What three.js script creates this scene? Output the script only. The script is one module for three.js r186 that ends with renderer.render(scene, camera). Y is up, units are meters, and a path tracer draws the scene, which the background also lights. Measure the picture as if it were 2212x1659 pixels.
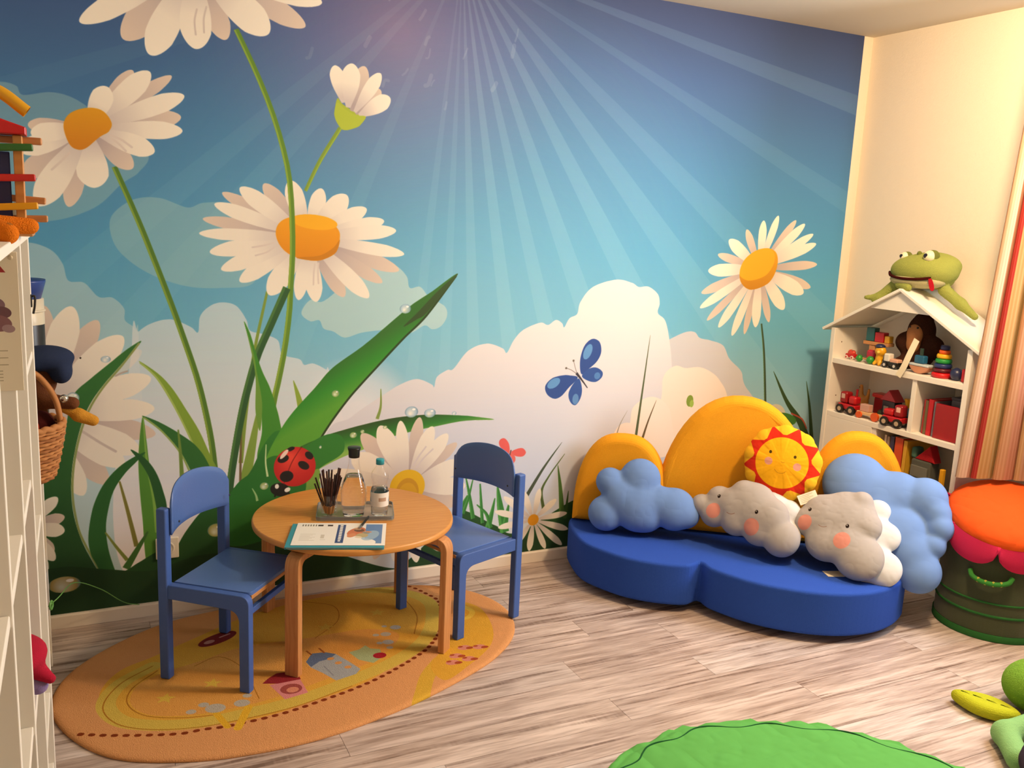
import * as THREE from 'three';
import { RoundedBoxGeometry } from 'three/addons/geometries/RoundedBoxGeometry.js';
import { mergeGeometries } from 'three/addons/utils/BufferGeometryUtils.js';
import { MarchingCubes } from 'three/addons/objects/MarchingCubes.js';
import { RectAreaLightUniformsLib } from 'three/addons/lights/RectAreaLightUniformsLib.js';

// ---------------------------------------------------------------- camera, light, exposure
const scene = new THREE.Scene();
const camera = new THREE.PerspectiveCamera(46.48, 2212 / 1659, 0.05, 60);
camera.position.set(0, 1.5, 3.3646);
camera.up.set(0.0389, 0.9828, -0.1808);
camera.lookAt(0.4335, 1.3204, 2.4815);
const renderer = new THREE.WebGLRenderer({ antialias: true });
renderer.toneMapping = THREE.LinearToneMapping;
renderer.toneMappingExposure = 0.415;
renderer.shadowMap.enabled = true;
scene.background = new THREE.Color(0.85, 0.95, 1.1);          // the overcast daylight outside the window
RectAreaLightUniformsLib.init();
const WIN = { z0: 1.28, z1: 2.18, y0: 1.0, y1: 2.3 };         // window opening in the right wall
const daylight = new THREE.RectAreaLight(new THREE.Color(0.80, 0.90, 1.0), 44, 0.84, 1.24);
daylight.name = 'window_daylight';
daylight.position.set(3.5, (WIN.y0 + WIN.y1) / 2, (WIN.z0 + WIN.z1) / 2);
daylight.lookAt(0, (WIN.y0 + WIN.y1) / 2, (WIN.z0 + WIN.z1) / 2);
scene.add(daylight);
const LAMP = [2.5, 2.28, 1.64];                                // warm ceiling pendant, out of frame

// ---------------------------------------------------------------- helpers
let seed = 7;
const rnd = () => { seed = (seed * 1664525 + 1013904223) >>> 0; return seed / 4294967296; };
const taken = {};
const numbered = (n) => { taken[n] = (taken[n] ?? -1) + 1; return taken[n] ? n + '_' + String(taken[n]).padStart(3, '0') : n; };
function mesh(name, geo, mat, parent) {
  const m = new THREE.Mesh(geo, mat); m.name = parent ? name : numbered(name); m.castShadow = m.receiveShadow = true;
  (parent ?? scene).add(m); return m;
}
function thing(name, label, category, pos = [0, 0, 0], turn = 0, group) {
  const o = new THREE.Group(); o.name = numbered(name); o.position.set(...pos); o.rotation.y = turn;
  o.userData = { label, category }; if (group) o.userData.group = group; scene.add(o); return o;
}
function tag(o, label, category, group) { Object.assign(o.userData, { label, category }); if (group) o.userData.group = group; return o; }
function struct(name, geo, mat, parent) { const m = mesh(name, geo, mat, parent); if (!parent) m.userData.kind = 'structure'; return m; }
const at = (g, x, y, z) => g.translate(x, y, z);
const bx = (w, h, d, x = 0, y = 0, z = 0) => new THREE.BoxGeometry(w, h, d).translate(x, y, z);
const rb = (w, h, d, r = 0.004, x = 0, y = 0, z = 0, s = 2) => new RoundedBoxGeometry(w, h, d, s, Math.min(r, w / 2.01, h / 2.01, d / 2.01)).translate(x, y, z);
const cyl = (r0, r1, h, x = 0, y = 0, z = 0, n = 24) => new THREE.CylinderGeometry(r1, r0, h, n).translate(x, y, z);
const sph = (r, x = 0, y = 0, z = 0, sx = 1, sy = 1, sz = 1, n = 24) => new THREE.SphereGeometry(r, n, Math.round(n * 0.7)).scale(sx, sy, sz).translate(x, y, z);
const lathe = (pts, n = 40) => new THREE.LatheGeometry(pts.map((p) => new THREE.Vector2(p[0], p[1])), n);
const V = (a) => new THREE.Vector3(...a);
const tube = (pts, r, seg = 24, n = 8, closed = false) => new THREE.TubeGeometry(new THREE.CatmullRomCurve3(pts.map(V), closed), seg, r, n, closed);
function join(list) {
  return mergeGeometries(list.map((g) => { const h = g.index ? g.toNonIndexed() : g; for (const k of Object.keys(h.attributes)) if (!['position', 'normal', 'uv'].includes(k)) h.deleteAttribute(k); if (!h.attributes.uv) h.setAttribute('uv', new THREE.BufferAttribute(new Float32Array(h.attributes.position.count * 2), 2)); return h; }));
}
// texture coordinates in metres, projected along the dominant axis of each face
function uvm(g, s = 1) {
  g = g.index ? g.toNonIndexed() : g; const p = g.attributes.position, n = g.attributes.normal, uv = new Float32Array(p.count * 2);
  for (let i = 0; i < p.count; i++) {
    const f = i - (i % 3); let nx = 0, ny = 0, nz = 0;
    for (let k = 0; k < 3; k++) { nx += n.getX(f + k); ny += n.getY(f + k); nz += n.getZ(f + k); }
    nx = Math.abs(nx); ny = Math.abs(ny); nz = Math.abs(nz);
    const [u, v] = ny >= nx && ny >= nz ? [p.getX(i), p.getZ(i)] : nx >= nz ? [p.getZ(i), p.getY(i)] : [p.getX(i), p.getY(i)];
    uv[i * 2] = u / s; uv[i * 2 + 1] = v / s;
  }
  g.setAttribute('uv', new THREE.BufferAttribute(uv, 2)); return g;
}
const shapeOf = (flat, closedCurve = true, n = 6) => {
  const q = []; for (let i = 0; i < flat.length; i += 2) q.push(new THREE.Vector3(flat[i], flat[i + 1], 0));
  const pts = closedCurve ? new THREE.CatmullRomCurve3(q, true, 'centripetal').getPoints(q.length * n) : q;
  return new THREE.Shape(pts.slice(0, closedCurve ? -1 : undefined).map((p) => new THREE.Vector2(p.x, p.y)));
};
const extr = (shape, depth, bevel = 0.003, seg = 3, size = bevel) => new THREE.ExtrudeGeometry(shape, { depth: depth - 2 * bevel, bevelEnabled: bevel > 0, bevelThickness: bevel, bevelSize: size, bevelOffset: -size, bevelSegments: seg, curveSegments: 24 }).translate(0, 0, bevel);
// value noise
const hash = (x, y) => { let h = (x * 374761393 + y * 668265263) | 0; h = Math.imul(h ^ (h >>> 13), 1274126177); return ((h ^ (h >>> 16)) >>> 0) / 4294967296; };
function vn(x, y, per = 0) {
  const xi = Math.floor(x), yi = Math.floor(y), fx = x - xi, fy = y - yi, u = fx * fx * (3 - 2 * fx), v = fy * fy * (3 - 2 * fy), m = (a) => per ? ((a % per) + per) % per : a;
  const a = hash(m(xi), m(yi)), b = hash(m(xi + 1), m(yi)), c = hash(m(xi), m(yi + 1)), d = hash(m(xi + 1), m(yi + 1));
  return a + (b - a) * u + (c - a) * v + (a - b - c + d) * u * v;
}
const fbm = (x, y, o = 4) => { let s = 0, a = 0.5; for (let i = 0; i < o; i++) { s += a * vn(x, y); x = x * 2.03 + 17; y = y * 2.03 + 9; a *= 0.5; } return s; };
function dataTex(w, h, fn, srgb = true) {
  const d = new Uint8Array(w * h * 4);
  for (let y = 0; y < h; y++) for (let x = 0; x < w; x++) { const c = fn(x, y), o = (y * w + x) * 4; d[o] = c[0]; d[o + 1] = c[1]; d[o + 2] = c[2]; d[o + 3] = 255; }
  const t = new THREE.DataTexture(d, w, h); t.magFilter = THREE.LinearFilter; t.wrapS = t.wrapT = THREE.RepeatWrapping; if (srgb) t.colorSpace = THREE.SRGBColorSpace; t.needsUpdate = true; return t;
}
function canvasTex(w, h, draw) {
  const c = document.createElement('canvas'); c.width = w; c.height = h; draw(c.getContext('2d'), w, h);
  const t = new THREE.CanvasTexture(c); t.colorSpace = THREE.SRGBColorSpace; return t;
}
const rep = (t, x, y = x) => { const c = t.clone(); c.wrapS = c.wrapT = THREE.RepeatWrapping; c.repeat.set(x, y); c.needsUpdate = true; return c; };
// surfaces whose uv is in metres
const weaveB = dataTex(256, 256, (x, y) => { const a = Math.sin(x * Math.PI / 4) * 0.5 + 0.5, b = Math.sin(y * Math.PI / 4) * 0.5 + 0.5, v = 90 + 70 * ((x >> 3) + (y >> 3) & 1 ? a : b) + 70 * vn(x / 3, y / 3, 0); return [v, v, v]; }, false);
const fuzzB = dataTex(256, 256, (x, y) => { const v = 255 * (0.5 * vn(x / 2, y / 2, 128) + 0.3 * vn(x / 6.4, y / 6.4, 40) + 0.2 * vn(x / 25.6, y / 25.6, 10)); return [v, v, v]; }, false);
const crumpleB = dataTex(256, 256, (x, y) => { const v = 255 * (0.6 * Math.abs(2 * vn(x / 32, y / 32, 8) - 1) + 0.4 * vn(x / 12.8, y / 12.8, 20)); return [v, v, v]; }, false);
const std = (c, o = {}) => new THREE.MeshStandardMaterial({ color: c, roughness: 0.6, ...o });
const phys = (c, o = {}) => new THREE.MeshPhysicalMaterial({ color: c, roughness: 0.6, ...o });
const cloth = (c, o = {}) => phys(c, { roughness: 0.95, sheen: 0.25, sheenRoughness: 0.6, sheenColor: new THREE.Color(c), bumpMap: rep(weaveB, 10), bumpScale: 0.0006, specularIntensity: 0.3, ...o });
const plush = (c, o = {}) => phys(c, { roughness: 1, sheen: 0.35, sheenRoughness: 0.5, sheenColor: new THREE.Color(c), bumpMap: rep(fuzzB, 8), bumpScale: 0.0022, specularIntensity: 0.2, ...o });
const white = std('#f1ece2', { roughness: 0.55 });
const plastic = (c) => std(c, { roughness: 0.35 });
const woodTex = (c0, c1) => dataTex(512, 512, (x, y) => {
  const g = 0.55 * fbm(x / 90, y / 7, 4) + 0.45 * Math.pow(0.5 + 0.5 * Math.sin((y / 26 + 2.2 * fbm(x / 200, y / 60, 3)) * 6.28), 2) * 0.8; const t = Math.min(1, Math.max(0, g));
  return [0, 1, 2].map((k) => c0[k] + (c1[k] - c0[k]) * t);
});
const birch = std('#ffffff', { map: rep(woodTex([216, 154, 80], [200, 132, 60]), 2), roughness: 0.42 });
const beech = std('#ffffff', { map: rep(woodTex([206, 150, 96], [178, 116, 66]), 3), roughness: 0.5 });
// implicit body: capsules {a,b,r0,r1} and ellipsoids {c,r} joined smoothly, meshed by marching cubes
function blob(prims, k = 0.02, res = 40) {
  const lo = [1e9, 1e9, 1e9], hi = [-1e9, -1e9, -1e9];
  for (const p of prims) for (const [c, r] of p.c ? [[p.c, p.r]] : [[p.a, [p.r0, p.r0, p.r0]], [p.b, [p.r1, p.r1, p.r1]]]) for (let i = 0; i < 3; i++) { lo[i] = Math.min(lo[i], c[i] - r[i]); hi[i] = Math.max(hi[i], c[i] + r[i]); }
  const half = Math.max(...[0, 1, 2].map((i) => (hi[i] - lo[i]) / 2)) * 1.12 + k, mid = [0, 1, 2].map((i) => (hi[i] + lo[i]) / 2);
  const mc = new MarchingCubes(res, new THREE.MeshBasicMaterial(), false, false, 120000); mc.isolation = 0;
  const d1 = (p, x, y, z) => {
    if (p.c) { const ax = (x - p.c[0]) / p.r[0], ay = (y - p.c[1]) / p.r[1], az = (z - p.c[2]) / p.r[2], l = Math.hypot(ax, ay, az), m = Math.hypot(ax / p.r[0], ay / p.r[1], az / p.r[2]); return m > 1e-9 ? l * (l - 1) / m : -Math.min(...p.r); }
    const bax = p.b[0] - p.a[0], bay = p.b[1] - p.a[1], baz = p.b[2] - p.a[2], t = Math.max(0, Math.min(1, ((x - p.a[0]) * bax + (y - p.a[1]) * bay + (z - p.a[2]) * baz) / (bax * bax + bay * bay + baz * baz)));
    return Math.hypot(x - p.a[0] - bax * t, y - p.a[1] - bay * t, z - p.a[2] - baz * t) - (p.r0 + (p.r1 - p.r0) * t);
  };
  for (let z = 0; z < res; z++) for (let y = 0; y < res; y++) for (let x = 0; x < res; x++) {
    const h = res / 2, wx = mid[0] + (x - h) / h * half, wy = mid[1] + (y - h) / h * half, wz = mid[2] + (z - h) / h * half; let s = 0;
    for (const p of prims) s += Math.exp(-Math.max(-8 * k, Math.min(8 * k, d1(p, wx, wy, wz))) / k * 2);
    mc.field[x + y * res + z * res * res] = Math.log(Math.max(s, 1e-12)) * k / 2;
  }
  mc.update(); const n = mc.count ?? mc.geometry.drawRange.count, g = new THREE.BufferGeometry();
  g.setAttribute('position', new THREE.BufferAttribute(mc.positionArray.slice(0, n * 3), 3)); g.setAttribute('normal', new THREE.BufferAttribute(mc.normalArray.slice(0, n * 3), 3));
  g.scale(half, half, half).translate(...mid); return uvm(g);
}
// stuffed cushion: an outline of overlapping lobes (x, y, r) about the origin, puffed to both sides; returns the front and the back half
function cushion(lobes, tf, tb, o = {}) {
  const NT = 192, NR = 22, R = [], W = [];
  for (let i = 0; i < NT; i++) {
    const a = i / NT * 2 * Math.PI, dx = Math.cos(a), dy = Math.sin(a); let best = 0.02;
    for (let k = 0; k < lobes.length; k += 3) { const b = dx * lobes[k] + dy * lobes[k + 1], c = lobes[k] ** 2 + lobes[k + 1] ** 2 - lobes[k + 2] ** 2, q = b * b - c; if (q > 0) best = Math.max(best, b + Math.sqrt(q)); }
    R.push(best);
  }
  for (let i = 0; i < NT; i++) { let m = 0; for (let k = -10; k <= 10; k++) m += R[(i + k + NT) % NT] / 21; W.push(Math.max(0, (m - R[i]) / m)); }   // notches between lobes
  const mx = Math.max(...R), half = (sgn, t) => {
    const pos = [], idx = [], uv = [];
    for (let j = 0; j <= NR; j++) for (let i = 0; i < NT; i++) {
      const rho = Math.sin(j / NR * Math.PI / 2), a = i / NT * 2 * Math.PI, r = rho * R[i], x = Math.cos(a) * r, y = Math.sin(a) * r;
      const wr = (o.wrinkle ?? 0.006) * Math.sin(i * 0.9 + 3 * vn(i / 6, 3) * 6) * Math.pow(rho, 5) * (1 - rho) * 6;
      const lump = 0.88 + 0.24 * vn(x * 14 + 5, y * 14 + 9), pinch = 1 - Math.min(0.55, W[i] * 4.5) * Math.pow(rho, 1.6);
      pos.push(x, y, sgn * (t * Math.pow(Math.max(0, 1 - Math.pow(rho, 2.3)), 0.56) * lump * pinch + wr)); uv.push(0.5 + x / (2 * mx), 0.5 + y / (2 * mx));
    }
    for (let j = 0; j < NR; j++) for (let i = 0; i < NT; i++) { const a = j * NT + i, b = j * NT + (i + 1) % NT, c = a + NT, d = b + NT; if (j) idx.push(...(sgn > 0 ? [a, c, b] : [a, b, c])); idx.push(...(sgn > 0 ? [b, c, d] : [b, d, c])); }
    const g = new THREE.BufferGeometry(); g.setAttribute('position', new THREE.Float32BufferAttribute(pos, 3)); g.setAttribute('uv', new THREE.Float32BufferAttribute(uv, 2)); g.setIndex(idx); g.computeVertexNormals(); return g;
  };
  return { front: half(1, tf), back: half(-1, tb), size: mx };
}
// plump lobed cushion: flattened ellipsoids joined smoothly, split along a seam into two fabric panels
function lobed(lobes, T, k = 0.007, z0 = 0, ref = 0) {
  const prims = [], mx = Math.max(...lobes.filter((_, i) => i % 3 === 2)); let size = ref;
  for (let i = 0; i < lobes.length; i += 3) { const r = lobes[i + 2]; if (!ref) size = Math.max(size, Math.hypot(lobes[i], lobes[i + 1]) + r); prims.push({ c: [lobes[i], lobes[i + 1], z0 + 0.005 * Math.sin(i * 1.7)], r: [r, r, T * (0.5 + 0.5 * r / mx)] }); }
  const g = blob(prims, k, 76), p = g.attributes.position, uv = g.attributes.uv; for (let i = 0; i < p.count; i++) uv.setXY(i, 0.5 + p.getX(i) / (2 * size), 0.5 + p.getY(i) / (2 * size));
  return { geo: g, size };
}
function frame12(o, a) { o.position.set(a[0], a[1], a[2]); o.quaternion.setFromRotationMatrix(new THREE.Matrix4().makeBasis(V(a.slice(3, 6)), V(a.slice(6, 9)), V(a.slice(9, 12)))); return o; }

// ---------------------------------------------------------------- the printed wall mural (artwork, in centimetres from its top left corner)
const MURAL_W = 405.6, MURAL_H = 244.6;
const muralTex = canvasTex(2048, 1235, (c, w, h) => {
  c.scale(w / MURAL_W, h / MURAL_H);
  const path = (f, closed = true) => {      // smooth curve through the points
    const n = f.length / 2, P = (i) => closed ? [f[((i + n) % n) * 2], f[((i + n) % n) * 2 + 1]] : [f[Math.max(0, Math.min(n - 1, i)) * 2], f[Math.max(0, Math.min(n - 1, i)) * 2 + 1]];
    c.beginPath(); c.moveTo(...P(0));
    for (let i = 0; i < (closed ? n : n - 1); i++) { const a = P(i - 1), b = P(i), d = P(i + 1), e = P(i + 2), t = 1 / 6; c.bezierCurveTo(b[0] + (d[0] - a[0]) * t, b[1] + (d[1] - a[1]) * t, d[0] - (e[0] - b[0]) * t, d[1] - (e[1] - b[1]) * t, d[0], d[1]); }
    if (closed) c.closePath();
  };
  const fill = (f, col, k = true) => { if (k) path(f); else { c.beginPath(); for (let i = 0; i < f.length; i += 2) c.lineTo(f[i], f[i + 1]); c.closePath(); } c.fillStyle = col; c.fill(); };
  const ell = (x, y, rx, ry, col, rot = 0) => { c.beginPath(); c.ellipse(x, y, rx, ry, rot, 0, 7); c.fillStyle = col; c.fill(); };
  const puffs = (list, col, r = 1) => { c.beginPath(); for (let i = 0; i < list.length; i += 2) { c.moveTo(list[i] + r, list[i + 1]); c.arc(list[i], list[i + 1], r, 0, 7); } c.fillStyle = col; c.fill(); };
  const line = (f, col, wd) => { path(f, false); c.strokeStyle = col; c.lineWidth = wd; c.lineCap = 'round'; c.stroke(); };
  // tapering stroke along a curve, dark on one side like the print
  const blade = (f, w0, w1, col, edge) => {
    const q = []; for (let i = 0; i < f.length; i += 2) q.push(new THREE.Vector3(f[i], f[i + 1], 0));
    const cv = new THREE.CatmullRomCurve3(q), N = 26, L = [], R = [], M = [];
    for (let i = 0; i <= N; i++) { const t = i / N, p = cv.getPoint(t), d = cv.getTangent(t), wd = (w0 + (w1 - w0) * Math.pow(t, 0.8)) / 2; L.push(p.x - d.y * wd, p.y + d.x * wd); R.push([p.x + d.y * wd, p.y - d.x * wd]); M.push([p.x - d.y * wd * 0.3, p.y + d.x * wd * 0.3]); }
    const ring = (side) => { const o = L.slice(); for (let i = N; i >= 0; i--) o.push(...side[i]); return o; };
    fill(ring(R), col, false); if (edge) fill(ring(M), edge, false);
  };
  // daisy petal from (bx,by) to the tip (tx,ty)
  const LIGHT = ['#cbc2c2', '#ece5da', '#f2ecdf'], SHADE = ['#ab9fa4', '#c9bbb6', '#dccbbd'], GHOST = ['rgba(235,215,205,.75)', 'rgba(240,222,210,.6)', 'rgba(245,228,215,.35)'];
  const petal = (bx, by, tx, ty, wd, tone = LIGHT) => {
    const dx = tx - bx, dy = ty - by, l = Math.hypot(dx, dy), ux = dx / l, uy = dy / l, p = (t, s) => [bx + ux * l * t - uy * wd * s, by + uy * l * t + ux * wd * s];
    c.beginPath(); c.moveTo(...p(0, 0.12)); c.bezierCurveTo(...p(0.3, 0.34), ...p(0.5, 0.56), ...p(0.78, 0.48)); c.bezierCurveTo(...p(0.93, 0.36), ...p(1, 0.15), ...p(1, 0));
    c.bezierCurveTo(...p(1, -0.15), ...p(0.93, -0.36), ...p(0.78, -0.48)); c.bezierCurveTo(...p(0.5, -0.56), ...p(0.3, -0.34), ...p(0, -0.12)); c.closePath();
    const g = c.createLinearGradient(bx, by, tx, ty); g.addColorStop(0.15, tone[0]); g.addColorStop(0.55, tone[1]); g.addColorStop(1, tone[2]); c.fillStyle = g; c.fill();
  };
  const daisy = (cx, cy, list, scale = 1) => {      // list of tip x, tip y, width, tone: the shaded petals lie behind
    for (const pass of [2, 1, 0]) for (let i = 0; i < list.length; i += 4) if (list[i + 3] === pass) petal(cx + (list[i] - cx) * 0.08, cy + (list[i + 1] - cy) * 0.08, list[i], list[i + 1], list[i + 2] * 0.86 * scale, [LIGHT, SHADE, GHOST][pass]);
  };
  const heart = (f, a = '#e9a512', b = '#c77c0c') => { path(f); const g = c.createLinearGradient(f[0], f[1], f[0], f[1] + 22); g.addColorStop(0, a); g.addColorStop(1, b); c.fillStyle = g; c.fill(); };
  const drop = (x, y, rx, ry = rx, col = '#9fc0d6') => { const g = c.createRadialGradient(x - rx * 0.2, y + ry * 0.3, rx * 0.1, x, y, rx); g.addColorStop(0, '#f6f6ee'); g.addColorStop(0.75, col); g.addColorStop(1, '#5f83a0'); c.save(); c.globalAlpha = 0.85; ell(x, y, rx, ry, g); c.restore(); ell(x + rx * 0.35, y - ry * 0.45, rx * 0.25, ry * 0.2, '#ffffff'); };
  // sky
  let g = c.createLinearGradient(0, 0, 0, 190); for (const [t, col] of [[0, '#2d3d68'], [0.16, '#36588e'], [0.36, '#3e78ac'], [0.56, '#4b96c4'], [0.74, '#66b0d2'], [1, '#a6cee0']]) g.addColorStop(t, col); c.fillStyle = g; c.fillRect(0, 0, MURAL_W, MURAL_H);
  g = c.createRadialGradient(171.4,27.5, 4, 171.4,27.5, 75); g.addColorStop(0, 'rgba(180,125,160,.5)'); g.addColorStop(0.4, 'rgba(140,110,160,.35)'); g.addColorStop(1, 'rgba(110,110,160,0)'); c.fillStyle = g; c.fillRect(0, 0, MURAL_W, MURAL_H);
  g = c.createRadialGradient(201.6,137.1, 20, 201.6,137.1, 150); g.addColorStop(0, 'rgba(165,215,235,.35)'); g.addColorStop(1, 'rgba(150,205,230,0)'); c.fillStyle = g; c.fillRect(0, 0, MURAL_W, MURAL_H);
  // printed sun rays
  const S0 = [196.4,-3.9];
  const ray = (x0, y0, x1, y1, al) => { c.beginPath(); c.moveTo(S0[0], S0[1]); c.lineTo(S0[0] + (x0 - S0[0]) * 2, S0[1] + (y0 - S0[1]) * 2); c.lineTo(S0[0] + (x1 - S0[0]) * 2, S0[1] + (y1 - S0[1]) * 2); c.closePath(); c.fillStyle = 'rgba(190,230,240,' + al * 0.62 + ')'; c.fill(); };
  for (const [q, al] of [[[202.5,118.2,207,118.2], .2], [[215.3,118.1,221.2,118], .22], [[230.7,117.9,237.3,117.8], .2], [[248.5,117.7,257.6,117.5], .2], [[273.6,117.3,286.3,117.2], .2], [[303.1,114.9,321.3,114.6], .17], [[342.3,107.8,364.9,107.3], .13], [[410.2,85.7,408.4,74.4], .12], [[405.8,36.9,404.3,27.3], .16], [[192.8,118.4,196.4,118.3], .14], [[182,118.5,185.9,118.4], .13], [[144.1,112,151.2,111.9], .09], [[94.8,106.6,104.1,109.6], .1], [[72.6,101.1,79.7,107.1], .09], [[48.5,54.1,48.2,61.2], .07]]) ray(...q, al);
  c.save(); c.globalAlpha = 0.13; let rs = 3; const rr = () => { rs = (rs * 16807) % 2147483647; return rs / 2147483647; };      // faint printed sparkle flecks round the sun
  for (let i = 0; i < 16; i++) { const a = rr() * 6.28, d = 8 + rr() * 42, x = 173.3 + Math.cos(a) * d, y = 33.9 + Math.sin(a) * d * 0.7; line([x, y, x + 0.3 + rr(), y - rr() * 3, x + 0.5 + rr() * 2, y - 2 - rr() * 3], '#c9d6e2', 0.5 + rr() * 1.2); }
  c.restore();
  // pale clouds behind
  c.globalAlpha = 0.42; fill([33,59.9,40.6,58.6,45,59.4,46.8,62,54.9,60.4,62.1,62,70.9,68.1,83.2,77.4,80.4,84,74.8,88.3,66.1,96.6,51.8,101.6,30.7,101.2], '#9fc3c4');
  fill([70.8,104.2,71.9,98.3,78.7,93.1,86.8,92.3,95.8,95.1,101.2,93.2,110.7,93.1,118.3,97.6,119.6,109.2,118.2,121,107.1,123.1,94.5,122.5,82.4,118.1,73.7,111.2], '#a9cbc9');
  c.globalAlpha = 0.75; fill([135.6,132.3,138.9,127.4,144.2,127.7,154.8,118.8,162.1,113.4,171.2,113.4,176.8,117.8,178.3,122.5,182.7,122.1,186.5,126,193.2,129.7,194.5,133.7,192.1,137.8,188.3,139.1,184.9,137.5,179.3,140.4,173.1,139.4,166.2,139.3,159,140.1,152.4,141.9,147.8,139.5,144.1,138.3,142.4,135.1,138.9,135.4], '#bcd8da');
  c.globalAlpha = 0.5; fill([27.7,108.6,40.5,111.2,46.2,108.7,52.6,110.9,55.9,115.4,57.4,121,62.2,121.7,66.4,126.4,70.8,126.7,74.3,130.4,74.5,134.6,77.6,137.8,78.6,145.7,75.9,238.9,20.8,230.4], '#cfdcdc');
  g = c.createLinearGradient(0, 110, 0, 225); g.addColorStop(0, 'rgba(206,224,232,.7)'); g.addColorStop(0.5, 'rgba(222,228,236,.85)'); g.addColorStop(1, 'rgba(244,236,242,.97)'); c.globalAlpha = 1;
  fill([76.5,142.4,78.8,138.5,83.4,135.5,89.7,134.4,96,137.1,98.5,139.1,99.3,133.4,102.5,129.8,106.7,128.3,111.8,129.5,115.4,134.6,116.7,138.7,121.5,140.1,126.8,142.5,128.5,147.8,134.9,149.9,136.7,152.1,140.2,151.7,144.9,154.1,146.9,156.7,155.7,192.3,156.3,243.2,73.8,231.3], g);
  c.globalAlpha = 1;
  // white clouds of the middle
  g = c.createRadialGradient(157.4,174.4, 6, 157.4,174.4, 26); g.addColorStop(0, 'rgba(228,230,240,.95)'); g.addColorStop(0.5, 'rgba(224,229,239,.7)'); g.addColorStop(1, 'rgba(222,228,238,0)'); ell(157.4,174.4, 26, 26, g);
  g = c.createLinearGradient(0, 125, 0, 225); g.addColorStop(0, '#c6c9d0'); g.addColorStop(1, '#d8d6e0');
  fill([293.6,150.8,300.9,147.1,312.5,142.3,318.8,142,322.3,144.9,328.4,146.1,336.3,148.7,340.9,155.3,348.7,161.6,351.5,168.2,362.7,185,368.6,233.7,300.1,226.5], g);
  puffs([351.8,181.6], '#e2dccf', 4.6); puffs([372.5,186.7], '#dcd6c4', 7.6); puffs([389,201.1], '#dcd6c4', 8);
  g = c.createLinearGradient(0, 105, 0, 232); g.addColorStop(0, '#efe9e4'); g.addColorStop(0.4, '#dfdde4'); g.addColorStop(0.8, '#c6d0e6'); g.addColorStop(1, '#d6dfe9');
  fill([144.5,183.9,155.5,173.4,168.6,165,175.3,161.2,182.3,159.3,188.6,161.7,189.8,162.9,190.9,158.7,195.3,156,198.1,155.5,204.5,148.1,212.5,145.4,219.9,147.5,222.1,149.5,225.1,144.2,229.5,139.8,237.3,136.9,241.1,137.9,244.8,135.8,247.9,137.2,249.1,139,251.4,135.2,255.2,133.2,256.5,128,262.3,121.5,274,118.2,282.3,119.5,286.1,121.3,291.3,121.1,296.6,124.4,298,128.8,297.4,133,301.8,136.6,304.9,145.4,307.8,159.8,314.1,204.9,276.9,260.5,144.9,241.6], g);
  fill([303,169.5,303.1,163,305.9,159.3,310.2,157.7,315.4,159,323.1,158.8,330.2,161.2,336.2,165.7,341.9,174.6,346.8,198.1,305.3,195.2], '#f2e6dc');
  fill([286.7,180.7,289.3,174.8,297,171.9,304.7,174.7,309.3,182,311,200.1,288.7,198.4], '#f2e8e0'); fill([277.3,191,280.1,185.1,285.2,183.5,291.5,186.5,295.3,201.2,277.9,199.8], '#f2e6e0');
  ell(319.4,174.9, 2.0, 2.8, '#7d9a3a'); ell(320.6,176.3, 1.2, 1.8, '#9cbd52');
  blade([294.2,143.1,292.3,165.8,290.1,191.5], 0.1, 1.4, '#4c5a3c'); blade([300.2,173.6,296.4,183.5,293.6,192.6], 0.1, 1.3, '#5a4a2c'); blade([284.7,177.6,281.2,183.7,279.2,190.1], 0.05, 0.6, '#8a8a80');
  // far right: grasses, daisy with thin stem
  blade([369.1,162.3,379.9,178.3,390.7,190.2,396.9,201.6], 0.2, 5, '#2f4a24'); blade([391.4,168.1,395.5,182,399.2,199.3], 0.2, 2.6, '#35502a');
  blade([358.6,138.5,361.7,151.7,366.9,185.2], 0.9, 1.4, '#2f4630', '#4d6a2e');
  ell(380.1,187.2, 7.5, 3, '#3f7a2c', 0.25); line([383.7,184.5,391,187.8,394.8,192.9], '#b8492e', 0.8);
  daisy(354,111.9, [362.8,86.7, 5, 0, 374.1,88.5, 5, 1, 379.9,90, 5.5, 0, 385.9,94.7, 5, 0, 388.4,99.3, 5.5, 0, 390.4,109.3, 5.2, 1, 387.7,120.7, 6, 1, 383.5,123.5, 8.4, 0, 372,131.5, 8, 0, 363.2,137.8, 5, 1, 355.1,140.2, 6.5, 0, 348.6,143.5, 4.6, 1, 341.1,144.1, 5.4, 0, 332.6,140, 5.6, 0, 325.5,136.6, 4.6, 1, 320.9,130.7, 5.2, 0, 321,123.8, 5.4, 1, 323.9,113.5, 7, 0, 328.7,105.9, 4.6, 1, 334.4,99, 7, 0, 344.3,93.9, 5, 1, 354.1,89.3, 5.6, 0]);
  heart([357.9,102.2,363.3,104,365.1,108.9,363.5,115.1,359.2,119.6,350.1,122.1,344.1,119.1,342.4,113.9,344.5,108.2,350.7,103.7], '#dba01a', '#b97c10'); fill([357.9,102.4,362.2,104.3,362.8,109.1,358.6,115,349.6,117.7,344.1,116.5,342.4,113.9,344.5,108.2,350.7,103.7], '#e2a81e');
  // stems on the left
  blade([137,87.2,142.1,76.5,149.8,63.7], 1.2, 1.5, '#7c9a35', '#93b23c');
  blade([123,124.3,118.8,143.5,117.1,153.6,114.7,171.1,112.9,188.9], 0.9, 1.6, '#7d9a3e'); 
  blade([167.2,162.7,167.2,170.2,165.9,174.9], 0.3, 1.4, '#7f9a4a'); blade([132.6,158,134.6,164.9,136.4,172.3], 0.2, 3.2, '#8aa83e');
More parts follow.
